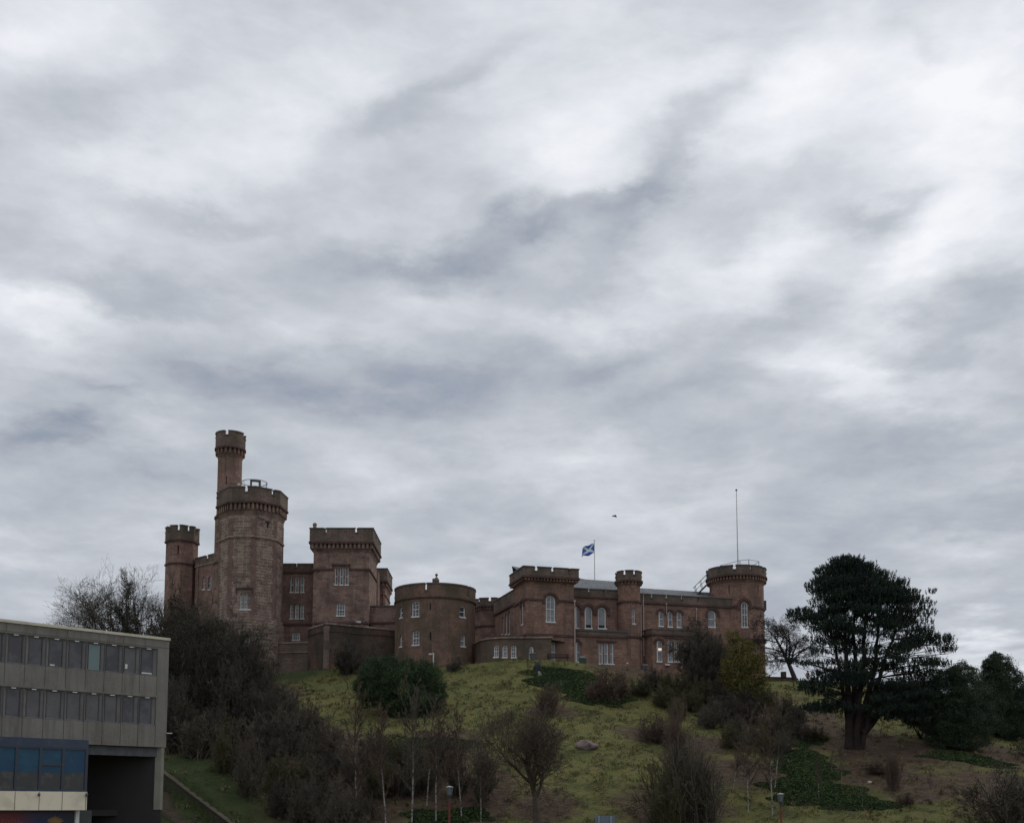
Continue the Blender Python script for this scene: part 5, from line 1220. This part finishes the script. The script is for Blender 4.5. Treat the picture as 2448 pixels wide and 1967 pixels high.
# ---------------------------------------------------------- the big pine
def big_pine():
    b = place(2042, 1790); Y = b.y; rg = np.random.RandomState(11); Z = lambda px, py, dy=0: np.array(P(px, py, Y+dy))
    t = empty('pine_tree', b, 'large spreading dark pine with upright stems and layered crown, right of the castle', 'tree')
    # crown envelope: photograph row -> left and right limits
    rows = [1352,1364,1380,1400,1420,1440,1460,1475,1490,1510,1535,1560,1590,1615,1640,1665,1690,1705]
    lft  = [2003,1990,1962,1948,1950,1942,1918,1895,1902,1945,1932,1945,1915,1940,1915,1935,1932,1950]
    rgt  = [2052,2085,2122,2165,2190,2208,2218,2225,2226,2215,2262,2275,2272,2240,2225,2235,2215,2190]
    limbs = []; pads = []
    stems = []
    for (x0, x1, x2, y1, y2, dy, r) in ((2033,2026,2012,1620,1358,-.3,.40),(2040,2045,2040,1620,1352,.8,.36),(2046,2062,2072,1600,1365,-1.0,.36),(2052,2090,2112,1600,1385,1.2,.32),(2056,2112,2165,1590,1430,-.6,.27),(2035,2005,1968,1590,1410,1.4,.25)):
        p = [Z(x0, 1812, 0), Z((x0*2+x1)/3, 1705, dy*.3), Z(x1, y1, dy), Z((x1+x2)/2, (y1+y2)/2, dy*2), Z(x2, y2+14, dy*2.6)]
        rr_ = [r*1.15, r*.95, r*.62, r*.36, r*.10]
        pts = []
        for k in range(4):
            for f in (0, .25, .5, .75): 
                q = p[k]*(1-f)+p[k+1]*f + rg.normal(0, .06, 3); pts.append((q, rr_[k]*(1-f)+rr_[k+1]*f))
        pts.append((p[-1], rr_[-1])); stems.append(pts)
        for (a, ra), (c, rc_) in zip(pts, pts[1:]): limbs.append((*a, *c, ra, rc_))
    # low right fork and low left limb seen in the photograph
    for pl, r in (([Z(2062,1752,0), Z(2085,1728,.3), Z(2100,1708,.6), Z(2135,1700,1), Z(2175,1690,1.4)], .42), ([Z(2022,1690,0), Z(2005,1676,-.5), Z(1985,1668,-1), Z(1960,1672,-1.4)], .16), ([Z(2028,1620,0), Z(2005,1605,-.5), Z(1980,1600,-1.5), Z(1940,1588,-2)], .18)):
        for k in range(len(pl)-1): limbs.append((*pl[k], *pl[k+1], r*(1-k*.2), r*(.8-k*.2)))
    tubes('trunk', limbs, vmat('pine_bark', (.030,.021,.020), (.042,.03,.026), (.018,.014,.014), 1.5, 7), t, 9)
    # pads of foliage
    ctr = 2075
    for py, lo, hi in zip(rows, lft, rgt):
        mid = (lo+hi)/2; half = (hi-lo)/2; hw_m = half/FPX*Y
        n = int(6+half/8)
        if py < 1470: n = int(n*1.7)
        n = int(n*1.3)
        for k in range(n):
            a = rg.uniform(0, 2*math.pi); rad = math.sqrt(rg.uniform(.08, 1.0)); x = mid+half*.93*rad*math.cos(a); dy = rad*math.sin(a)*hw_m*.6
            if py > 1650 and abs(x-2045) < 48 and rg.rand() < .9: continue
            gap = math.sin(x*.085+py*.05)+math.sin(py*.16-x*.03+1.3)+.8*math.sin(x*.19-py*.11)+rg.normal(0,.35)
            if 1455 < py < 1650 and gap > .72: continue
            pads.append((x, py+(rg.uniform(-9, 10) if py < 1470 else rg.uniform(-10, 11)), dy, rg.uniform(.6, 1.1) if py < 1480 else rg.uniform(.6, 1.25)))
        for x in (lo+6, hi-8): pads.append((x, py+rg.uniform(-3,5), rg.uniform(-2, 2), rg.uniform(.5, .8)))
    # explicit outlying tufts that shape the outline
    for x, y, s in ((2100,1720,1.1),(2125,1712,1.1),(2150,1722,1.0),(2115,1690,1.2),(2090,1700,.9),(2235,1640,.9),(2215,1668,1.0),(1985,1640,1.0),(1970,1625,.9),(1990,1665,.7),(1932,1404,.45),(1940,1412,.5),(1955,1400,.6),(1900,1468,.5),(1893,1476,.5),(1910,1482,.7),(1930,1478,.8),(1975,1360,.5),(1960,1372,.5),(2268,1528,.4),(2270,1535,.5),(2275,1555,.6),(2245,1530,.7),(2255,1545,.8),(2240,1560,.9),(2225,1420,.4),(2222,1450,.5),(2226,1470,.5),
                    (1890,1582,.45),(1900,1586,.4),(1930,1700,.7),(1945,1694,.8),(1965,1690,.7),(1925,1650,.9),(1945,1640,.9),(1960,1655,.9),(2140,1690,1),(2165,1700,1),(2190,1710,.9),(2175,1730,.7),(2200,1690,1),(2210,1725,.6),(2110,1660,1),(2130,1670,1),(2155,1660,1.1),(2180,1660,1.1),(2205,1650,1)):
        pads.append((x, y, rg.uniform(-1.5, 1.5), s))
    cc, dirs, ll = [], [], []; twl = []
    allst = [q for st in stems for q in st[5:]]
    SP = np.array([q[0] for q in allst])
    for (x, y, dy, s) in pads:
        c = Z(x, y, dy)
        # supporting bough from the nearest stem point lying a little lower
        dz = c[2]-SP[:,2]; cost = np.linalg.norm(SP-c, axis=1) + np.where(dz < .3, 6, 0); a = SP[np.argmin(cost)]
        m1 = a*.5+c*.5 + np.array([0,0,-.15]) + rg.normal(0, .12, 3); twl += [(*a, *m1, .055, .038), (*m1, *(c-[0,0,.2]), .038, .015)]
        nt_ = int(30*s*s)+9
        for k in range(nt_):
            ph = rg.uniform(0, 2*math.pi); q = math.sqrt(rg.rand()); o = np.array([math.cos(ph)*q*s*1.2, math.sin(ph)*q*s*1.2, rg.uniform(-.2, .2)*s + (1-q)*.3*s]); tc_ = c+o
            up_ = unit(np.array([o[0]*.45, o[1]*.45, 1.0])+rg.normal(0, .15, 3)); ln = rg.uniform(.32, .58)
            for j in range(18):
                dv = unit(up_+rg.normal(0, .5, 3)); cc.append(tc_+up_*ln*rg.uniform(-.15, .9)+dv*.07); dirs.append(dv); ll.append(rg.uniform(.18, .30))
    tubes('bough', twl, BARKD, t, 4)
    leaves('crown', cc, dirs, np.array(ll), np.array(ll)*.20, PINE, t, rg)
big_pine()

# ---------------------------------------------------------- leafy evergreen masses (many lumps of leaves round real stems)
def leafy(name, lumps, Yb, label, m, seed, cat='bush', dens=130, ls=.22, group=None, base=None, stemm=BARKD, depth=1.0, wild=.0):
    """lumps: (px, py, radius px, depth offset m); leaves sit on and under each lump's surface"""
    rg = np.random.RandomState(seed); b = base or place(*Yb); Y = b.y; t = empty(name, b, label, cat, group); cs, ds, segs = [], [], []
    for (x, y, r, dy) in lumps:
        c = np.array(P(x, y, Y+dy)); rm = r/FPX*(Y+dy)*(1.16 if name == 'evergreen_tree' else 1.0); segs.append((b.x+rg.normal(0,.3), b.y+rg.normal(0,.3), b.z-.2, *c, .10, .03))
        n = int(dens*rm*rm*4*2.2); v = rg.normal(0, 1, (n, 3)); v /= np.linalg.norm(v, axis=1, keepdims=True)
        lumpy = 1+.16*np.sin(v[:,0]*6+c[0])+.14*np.sin(v[:,2]*7+c[2]*2)+.12*np.sin(v[:,1]*9+v[:,0]*5)
        rad = rm*np.clip(rg.normal(.93, .12, n), .35, 1.12+wild)*lumpy; v2 = v*rad[:,None]*np.array([1, depth, .88]); cs.append(c+v2); ds.append(v*.6+rg.normal(0, .6, (n, 3))+np.array([0,0,-.1]))
    cs = np.concatenate(cs); ds = np.concatenate(ds); k = cs[:,2] > H(cs[:,0], cs[:,1])-.1; cs, ds = cs[k], ds[k]; n = len(cs)
    tubes('stems', segs, stemm, t, 5); leaves('foliage', cs, ds, rg.uniform(.6, 1.3, n)*ls*.95, rg.uniform(.6, 1.2, n)*ls*.5, m, t, rg)
    return t
# rhododendron below the round tower
leafy('evergreen_bush', [(905,1612,42,0),(868,1640,26,.3),(930,1592,26,1.2),(960,1640,48,-.5),(1010,1625,40,.4),(1040,1655,28,.2),(1035,1690,28,-.3),(990,1680,40,-1.2),(945,1690,34,-1.2),(880,1665,26,-.3),(905,1655,34,-1),(1020,1605,26,1.4),(975,1600,26,1.2),(1010,1708,22,-1.2),(965,1712,18,-1.4)],
      (965, 1700), 'broad rounded dark green evergreen bush on the bank below the squat round tower', RHOD, 21, dens=420, ls=.16, wild=.1)
# grey green evergreens, right edge
leafy('evergreen_tree', [(2385,1590,24,0),(2372,1612,26,.4),(2400,1618,30,0),(2410,1650,36,-.5),(2370,1650,34,.2),(2425,1690,36,0),(2385,1695,42,-.6),(2435,1730,32,0),(2400,1738,38,-.5),(2350,1690,36,.6),(2350,1735,30,.5),(2380,1570,12,0),(2445,1665,18,0),(2365,1588,14,0)],
      (2392, 1762), 'tall pointed evergreen tree, the farther right of two beside the pine', RHOD2, 22, cat='tree', dens=480, ls=.155, wild=.22)
leafy('evergreen_tree', [(2262,1622,24,0),(2300,1610,26,.5),(2275,1650,36,0),(2318,1655,36,-.4),(2300,1700,46,-.6),(2250,1700,36,.2),(2338,1710,32,0),(2275,1745,40,-.6),(2325,1755,34,-.4),(2240,1745,26,.3),(2225,1665,24,.6),(2285,1602,12,0)],
      (2290, 1790), 'broad evergreen tree between the pine and the tall pointed evergreen', RHOD2, 23, cat='tree', dens=480, ls=.155, wild=.22)
leafy('evergreen_bush', [(2205,1690,30,0),(2180,1715,24,0),(2222,1728,26,-.3),(2160,1690,20,.5)], (2205, 1765), 'small dark bush tucked under the right branches of the pine', PINE, 24, dens=280, ls=.18)
leafy('evergreen_bush', [(2435,1795,20,2),(2460,1780,24,2)], (2445, 1815), 'small dull green bush at the right edge below the evergreen trees', TWIGG, 25, dens=80)
# olive yellow climber / bush by the round corner tower
leafy('ivy_covered_tree', [(1752,1520,16,0),(1765,1548,24,0),(1790,1545,16,.4),(1780,1580,34,0),(1815,1578,18,.3),(1755,1600,30,-.3),(1806,1615,28,0),(1775,1640,34,-.5),(1820,1645,20,.3),(1740,1640,26,0),(1800,1668,26,-.5)],
      (1785, 1690), 'tree with olive yellow leaves in front of the round corner tower', GOLD, 26, cat='tree', dens=230, ls=.17, wild=.4)

# ---------------------------------------------------------- bare trees that stand out
bare_tree(1905, 1640, 1465, 215, 'bare winter tree with fine drooping twigs, between round corner tower and pine', 31, lean=(-.05,0,1), L=5.2, r=.36, lv=5, nch=(12,7,6,4,3), spread=50, up=.0, start=.4, pos=Vector((*XY(1907,1640,143), ground_at(*XY(1907,1640,143)))), trunkm=BARKD, twigm=BARKD, minr=.012)
bare_tree(1283, 1990, 1690, 300, 'large bare tree with short thick trunk and wide forked crown, bottom centre', 33, L=3.4, r=.36, lv=5, nch=(10,6,5,4,3), spread=42, up=.075, start=.42, wob=.12, trunkm=BARK, twigm=BARK, minr=.011, pos=Vector((*XY(1283,1990,88), .3)), ratio=.80)
# leaning ivy-clad trees behind the office
def ivy_tree(px, py, Y, ptop, wpx, label, seed, lean, ivy, lv=5, nch=(9,6,6,4,3)):
    x, y = XY(px, py, Y); return bare_tree(px, py, ptop, wpx, label, seed, 'ivy clad trees behind the office', lean=lean, pos=Vector((x, y, ground_at(x, y))), trunkm=BARKD, twigm=TWIGD, ivy=ivy, lv=lv, nch=nch, spread=40, r=.36, up=.045, start=.12, minr=.009, ratio=.68)
ivy_tree(425, 1700, 128, 1382, 640, 'bare tree with long arching branches rising over the office roof', 41, (-1.0,0,1), 5000, nch=(14,8,6,5,3))
ivy_tree(425, 1700, 132, 1370, 430, 'bare ivy-clad tree beside the corner turret, over the office roof end', 42, (-.6,0,1), 11000, nch=(11,7,6,4,2))
ivy_tree(445, 1720, 130, 1420, 260, 'ivy-clad tree in front of the corner turret', 43, (.05,0,1), 12000)
ivy_tree(530, 1720, 127, 1455, 300, 'dark ivy-clad tree in front of the octagonal tower base', 44, (.15,0,1), 12000)
ivy_tree(600, 1665, 128, 1500, 200, 'small forked bare tree at the grass edge below the octagonal tower', 45, (-.15,0,1), 1500)
def lumpmass(pts, *a, **k): return leafy(*a[:1], pts, *a[1:], **k)
leafy('ivy_thicket', [(400,1520,44,0),(440,1480,36,1),(455,1560,56,0),(400,1600,52,0),(510,1560,48,0),(545,1610,44,0),(480,1640,60,-1),(410,1680,56,-1),(560,1660,36,0),(520,1500,22,1),(420,1440,18,1),(500,1700,40,-1.5),(440,1740,36,-2)],
      (460, 1760), 'dense dark ivy thicket between the office and the octagonal tower', IVYB, 27, cat='thicket', dens=90, ls=.18, wild=.6)
# dark bare tree by the bay and its neighbour
bare_tree(1690, 1650, 1485, 150, 'dense dark bare tree in front of the canted bay', 51, L=4.0, r=.26, lv=5, nch=(16,9,7,5,3), spread=50, up=.02, start=.15, trunkm=BARKD, twigm=TWIGD, minr=.014)

# ---------------------------------------------------------- shrubs: four prototypes of many stems, copied
def shrub_proto(seed, m, kind):
    rg = np.random.RandomState(seed); segs = {0: [], 1: []}
    n0 = {'fan': 30, 'dome': 26, 'loose': 14, 'upright': 40}[kind]
    for k in range(n0):
        a = rg.uniform(0, 2*math.pi); tl = {'fan': rg.uniform(.05, .75), 'dome': rg.uniform(.1, 1.3), 'loose': rg.uniform(.1, .9), 'upright': rg.uniform(.02, .35)}[kind]
        o, _ = grow(rg, (rg.normal(0,.12), rg.normal(0,.12), -.1), (math.cos(a)*tl, math.sin(a)*tl, 1), rg.uniform(.7, 1.05)*(1-.25*min(tl,1)), .016, 3 if kind in ('dome', 'loose') else 2, (9, 6, 4), 36, ratio=.48, wob=.2 if kind == 'dome' else .13, up=.03, nseg=4, start=.10, minr=.0030 if kind in ('fan','upright') else .0042)
        for l in o: segs[0 if l == 0 else 1] += list(o[l])
    t = empty('bare_shrub', (0,0,0), 'x', 'shrub'); tubes('stems', segs[0], m, t, 4); tubes('twigs', segs[1], m, t, 3); return t
protos = {}
for i, (k, m) in enumerate((('fan', TWIG), ('dome', TWIG), ('loose', TWIG), ('upright', TWIGR), ('domeR', TWIGR), ('domeD', TWIGD), ('domeG', TWIGG), ('fanG', TWIGG), ('fanR', TWIGR))):
    protos[k] = shrub_proto(60+i, m, {'domeR': 'dome', 'domeD': 'dome', 'domeG': 'dome', 'fanG': 'fan', 'fanR': 'fan'}.get(k, k))
rs = random.Random(9)
def shrub(kind, px, pyb, pyt, wpx, label, group=None, pos=None):
    b = pos or place(px, pyb); h = abs(P(px, pyt, b.y).z-b.z); w = wpx/FPX*(b.y+1.5)
    ws = w/(1.9 if kind[:4] in ('dome',) else 1.35 if kind[:3] == 'fan' else 1.3)
    return copy_thing(protos[kind], b, rs.uniform(0, 6.28), (ws, ws, h/1.0), label, group)
shrub('fanR', 1308, 1712, 1632, 105, 'round clump of reddish upright stems in the middle of the grass slope')
shrub('domeD', 1672, 1668, 1520, 130, 'dark twiggy bush around the foot of the dense dark bare tree, left side'); shrub('domeD', 1722, 1672, 1510, 120, 'dark twiggy bush between the dense dark bare tree and the olive yellow tree')
shrub('domeR', 1440, 1675, 1578, 150, 'red-brown bush in front of the triple ground-floor window'); shrub('domeR', 1480, 1665, 1592, 90, 'brown bush right of the red-brown bush, below the slim turret')
shrub('domeD', 1560, 1650, 1590, 90, 'dark low bush below the downpipes of the slim turret'); shrub('domeG', 1600, 1660, 1598, 100, 'green-brown bush below the canted bay')
shrub('domeG', 1650, 1668, 1600, 100, 'green-brown bush at the foot of the dark bare tree'); shrub('domeD', 1715, 1690, 1610, 110, 'dark bush between dark bare tree and olive yellow tree')
shrub('domeD', 1745, 1720, 1650, 120, 'dark brown bush below the olive yellow tree'); shrub('domeG', 1830, 1700, 1640, 100, 'brown-green bush on the slope below the boundary wall'); shrub('domeG', 1875, 1720, 1655, 90, 'brown-green bush left of the low pine branches')
shrub('domeR', 1560, 1775, 1692, 120, 'purple-brown low bush on the mid slope, left'); shrub('domeR', 1610, 1790, 1700, 90, 'purple-brown low bush on the mid slope, right')
shrub('fan', 1640, 1985, 1740, 200, 'tall fan of many upright brown stems, bottom right of centre'); shrub('fanG', 1600, 1985, 1800, 180, 'lower brown clump at the left foot of the tall fan of stems'); shrub('fan', 1690, 1985, 1800, 130, 'brown clump at the right foot of the tall fan of stems'); shrub('upright', 1625, 1960, 1690, 90, 'slender upright shoots standing up behind the tall fan of stems')
shrub('loose', 2400, 1990, 1815, 220, 'brown bare bush in the bottom right corner'); shrub('dome', 2440, 1960, 1820, 130, 'brown bare bush at the right edge'); shrub('domeR', 2165, 1925, 1885, 60, 'small red-brown tuft on the lower right slope')
shrub('upright', 2135, 1890, 1800, 60, 'slender reddish sapling on the lower right slope'); shrub('domeR', 2100, 1850, 1810, 120, 'low reddish scrub below the pine trunk')
shrub('domeD', 830, 1612, 1520, 110, 'dark bare creeper bush against the canted retaining wall'); shrub('dome', 890, 1612, 1530, 100, 'brown bare creeper bush between retaining wall and evergreen bush'); shrub('dome', 1085, 1604, 1565, 60, 'thin brown scrub at the foot of the squat round tower')
LG = 'dark bare bushes below the octagonal tower'
for x, y, tt, w in ((400,1650,1420,120),(360,1650,1470,110),(430,1700,1430,150),(500,1700,1450,170),(560,1690,1480,170),(610,1690,1520,150),(470,1760,1520,180),(550,1760,1560,180),(640,1720,1590,120),(420,1800,1600,150),(400,1650,1440,130)):
    shrub('domeD', x, y, tt, w, 'dark bare bush in the dense mass below the octagonal tower', LG)
# the thicket on the lower left: stems of one kind nothing tells apart
TG = 'bare shrubs of the thicket'
th = []
for row, (y, x0, x1, n, hh) in enumerate(((1760,470,700,6,120),(1800,450,760,7,120),(1850,500,1120,9,120),(1905,560,1180,10,125),(1960,650,900,5,130),(2000,700,880,3,135))):
    for k in range(n):
        x = x0+(x1-x0)*(k+rs.uniform(.2,.8))/n; kind = rs.choice(['dome','domeD','dome','loose','domeG','dome' if x > 850 else 'domeD'])
        th.append(shrub(kind, x, y+rs.uniform(-12,12), y-hh*rs.uniform(.75,1.15), rs.uniform(95,150), 'bare brown shrub in the tangled thicket on the lower left slope', TG))
for x, y, tt, w in ((690,1730,1640,110),(650,1745,1650,130),(690,1770,1655,130),(740,1790,1670,120),(610,1760,1640,110),(790,1830,1700,120),(560,1740,1640,110),(640,1700,1630,90)):
    shrub('loose' if x > 650 else 'domeD', x, y, tt, w, 'bare brown shrub in the tangled thicket on the lower left slope', TG)
SG = 'scrub along the upper right bank'
for x, y, tt, w in ((1530,1665,1615,100),(1590,1690,1630,110),(1650,1700,1640,110),(1700,1740,1670,110),(1750,1790,1720,110),(1800,1780,1715,100),(1870,1800,1740,100),(1680,1680,1610,90),(1730,1680,1600,90),(1790,1700,1630,90),(1910,1770,1700,100),(1620,1720,1665,80),(1790,1730,1668,110),(1850,1755,1690,110),(1900,1740,1680,90),(1760,1760,1700,90),(1830,1800,1740,100),(1950,1770,1730,90),(1700,1720,1660,90)):
    shrub(rs.choice(['dome','domeG','domeD']), x, y, tt, w, 'brown scrub bush on the upper bank between the canted bay and the pine', SG)
for p_ in protos.values():
    for c in [o for o in bpy.data.objects if o.parent == p_]: bpy.data.objects.remove(c)
    bpy.data.objects.remove(p_)

# ---------------------------------------------------------- birches
def birch_proto(seed, tw=TWIGR):
    rg = np.random.RandomState(seed); out, _ = grow(rg, (0,0,-.1), (0, 0, 1), 1.0, .0078, 3, (36,9,6), 34, ratio=.27, wob=.03, up=.03, nseg=9, start=.28, tip=.25, minr=.0015)
    t = empty('birch_tree', (0,0,0), 'x', 'tree', 'slender birches on the slope'); tubes('trunk', out[0], BIRCHM, t, 7); tubes('crown', collect(out, 1, 9), tw, t, 3); return t
bp_ = [birch_proto(80), birch_proto(81), birch_proto(82, TWIG), birch_proto(83, TWIG)]
def birch(px, py, ptop, label, tilt=0, i=0, wide=1.0):
    b = place(px, py, 80); h = P(px, ptop, b.y).z-b.z; o = copy_thing(bp_[i % 4], b, rs.uniform(0, 6.28), (h*wide, h*wide, h), label, 'slender birches on the slope')
    o.rotation_euler = (0, R(tilt), 0); return o
bl = [(855,1966,1640,'leftmost slender birch, white trunk at the left of the thicket',-2),(923,1975,1690,'birch with bright white curved foot, left of the red lamp post',-1.5),(985,1966,1640,'birch with white foot and tall thin trunk, left of the red lamp post',1.5),
      (1020,1930,1660,'birch with pinkish trunk in the thicket just left of the red lamp post',0),(1042,1965,1680,'birch directly left of the red lamp post',1),(1104,1955,1700,'birch just right of the red lamp post',-1.5),(1150,1975,1770,'thin birch left of the large bare tree',0),
      (1753,1888,1760,'short leaning birch right of the tall fan of stems',5),(1788,1945,1700,'tall birch in the middle of the right slope',1),(1847,1950,1690,'tall birch left of the pale-capped street lamp',1),(1790,1893,1745,'thin birch behind the tall birch of the right slope',0),
      (1852,1885,1680,'slim birch on the ivy edge, behind the pale-capped street lamp',3),(1957,1910,1800,'birch standing in the ground ivy, left of three',1),(1988,1852,1790,'short birch below the pine, middle of three',4),(2012,1880,1772,'birch with bright white trunk below the pine, right of three',1.5),
      (2062,1932,1860,'small birch stem at the tip of the ground ivy',0),(2224,1915,1830,'small pale stem on the far right grass',0),(1617,1785,1720,'pale birch stem on the mid slope beside the purple-brown bushes',0)]
for i, (x, y, tp, lb, tl) in enumerate(bl): birch(x, y, tp, lb, tl, i, 1.0 if y-tp > 120 else .6)
for p_ in bp_:
    for c in [o for o in bpy.data.objects if o.parent == p_]: bpy.data.objects.remove(c)
    bpy.data.objects.remove(p_)

# ---------------------------------------------------------- ground cover
def ground_leaves(name, polys, n, m, label, seed, h=.35, ls=.22):
    rg = np.random.RandomState(seed); cs = []
    for (px, py, rx, ry, f) in polys:
        p = place(px, py); k = int(n*f*2.2); a = rg.uniform(0, 2*math.pi, k); r = rg.uniform(0, 1, k)**.62*1.22*(1+.22*np.sin(a*3+px)+.12*np.sin(a*7)); x = p.x+rx*r*np.cos(a); y = p.y+ry*r*np.sin(a)
        cs.append(np.stack([x, y, H(x, y)+rg.uniform(0, h, k)*np.clip(1.25-r, .15, 1)], 1))
    cs = np.concatenate(cs); k = len(cs); o = leaves(name, cs, rg.normal(0, 1, (k,3))+[0,0,.5], rg.uniform(.7,1.3,k)*ls*.85, rg.uniform(.7,1.2,k)*ls*.62, m, None, rg); tag(o, label, 'ground cover', kind='stuff'); return o
ground_leaves('ground_ivy', [(1350,1618,3.4,2.2,.8),(1375,1645,3.4,2.4,.8),(1415,1665,3.2,2.0,.6),(1300,1628,1.6,1.2,.3),(1340,1605,2.5,1.0,.4),(1450,1680,1.6,1,.2)], 7000, GCOV, 'dark green ground ivy patch below the square tower', 90)
ground_leaves('ground_ivy', [(1905,1768,2.2,2.6,.5),(1915,1810,2.4,2.6,.6),(1930,1850,2.6,2.4,.7),(1950,1890,3.2,2.0,.9),(1990,1915,3.6,1.4,.8),(2050,1922,3.0,1.0,.5),(1890,1880,2.0,1.6,.4),(2100,1930,1.6,.5,.15),(1745,1720,2.5,1.5,.3)], 6500, GCOV, 'long dark green ground ivy patch down the slope left of the pine', 91)
ground_leaves('ground_ivy', [(2330,1820,3.5,1.3,.5),(2290,1805,2.5,1,.3)], 6000, GCOV, 'thin ground ivy strip below the evergreen trees on the right', 92)
ground_leaves('ground_ivy', [(1000,1790,4.5,3,.6),(930,1830,4.5,3.5,.6),(1050,1960,2.5,1.2,.3),(1110,1950,2,.9,.2)], 7000, GCOV, 'patchy ground ivy under the birches of the thicket', 93)
# grass tussocks over the slope
def tussocks():
    rg = np.random.RandomState(95); n = 42000; x = rg.uniform(-46, 80, n); y = rg.uniform(83, 143, n)
    dn = np.sin(x*.9+np.sin(y*.7)*2)+np.sin(y*1.3+x*.4)+np.sin(x*2.3-y*1.1); keep = dn+rg.normal(0, .9, n) > .1
    lit = maskval(x, y, LITTER); lw = maskval(x, y, SHADED_LAWN); keep &= (rg.rand(n) > lit*.8) & (rg.rand(n) > lw*.8); x, y = x[keep], y[keep]
    k = 7; X = np.repeat(x, k)+rg.normal(0, .14, len(x)*k); Y = np.repeat(y, k)+rg.normal(0, .14, len(x)*k); Lh = rg.uniform(.12, .36, len(X)); D = np.stack([rg.normal(0,.45,len(X)), rg.normal(-.25,.45,len(X)), np.ones(len(X))], 1)
    cs = np.stack([X, Y, H(X, Y)+Lh*.35], 1); o = leaves('grass_tussocks', cs, D, Lh, Lh*.22, GTUFT, None, rg); tag(o, 'rough pale green grass tussocks covering the castle slope', 'grass', kind='stuff')
tussocks()
def dead_clumps():
    rg = np.random.RandomState(97); n = 5200; x = rg.uniform(-44, 78, n); y = rg.uniform(84, 141, n); cl = np.sin(x*.55+1)+np.sin(y*.8+x*.25)+np.sin(x*1.7+y*.9)
    k_ = cl+rg.normal(0, .7, n) > .5; x, y = x[k_], y[k_]; k = 12; sz = np.repeat(rg.uniform(.6, 1.3, len(x)), k); X = np.repeat(x, k)+rg.normal(0, .16, len(x)*k); Y = np.repeat(y, k)+rg.normal(0, .16, len(x)*k)
    Lh = rg.uniform(.25, .5, len(X))*sz; D = np.stack([rg.normal(0,.7,len(X)), rg.normal(-.45,.6,len(X)), np.ones(len(X))*.8], 1)
    o = leaves('dead_grass', np.stack([X, Y, H(X, Y)+Lh*.3], 1), D, Lh, Lh*.16, vmat('straw_blades', (.135,.108,.062), (.19,.155,.09), (.05,.04,.026), .25, 1.5), None, rg); tag(o, 'straw coloured and brown dead grass clumps on the castle slope', 'grass', kind='stuff')
dead_clumps()
# fallen sticks and dark tufts scattered on the slope
rg = np.random.RandomState(96); sg = []
for _ in range(420):
    p = place(rg.uniform(1080, 2300), rg.uniform(1620, 1960)); k = rg.randint(3, 7)
    for j in range(k):
        a = rg.uniform(-.5, .5); l = rg.uniform(.25, .8); q = p+Vector((rg.normal(0,.3), rg.normal(0,.3), 0)); q.z = ground_at(q.x, q.y)+.06; e = q+Vector((math.cos(a)*l, math.sin(a)*l, rg.uniform(-.02,.18))); sg.append((*q, *e, .022, .01))
o = tubes('fallen_sticks', sg, TWIGD, None, 3); tag(o, 'dark sticks and dead tufts strewn over the grass slope', 'debris', kind='stuff')
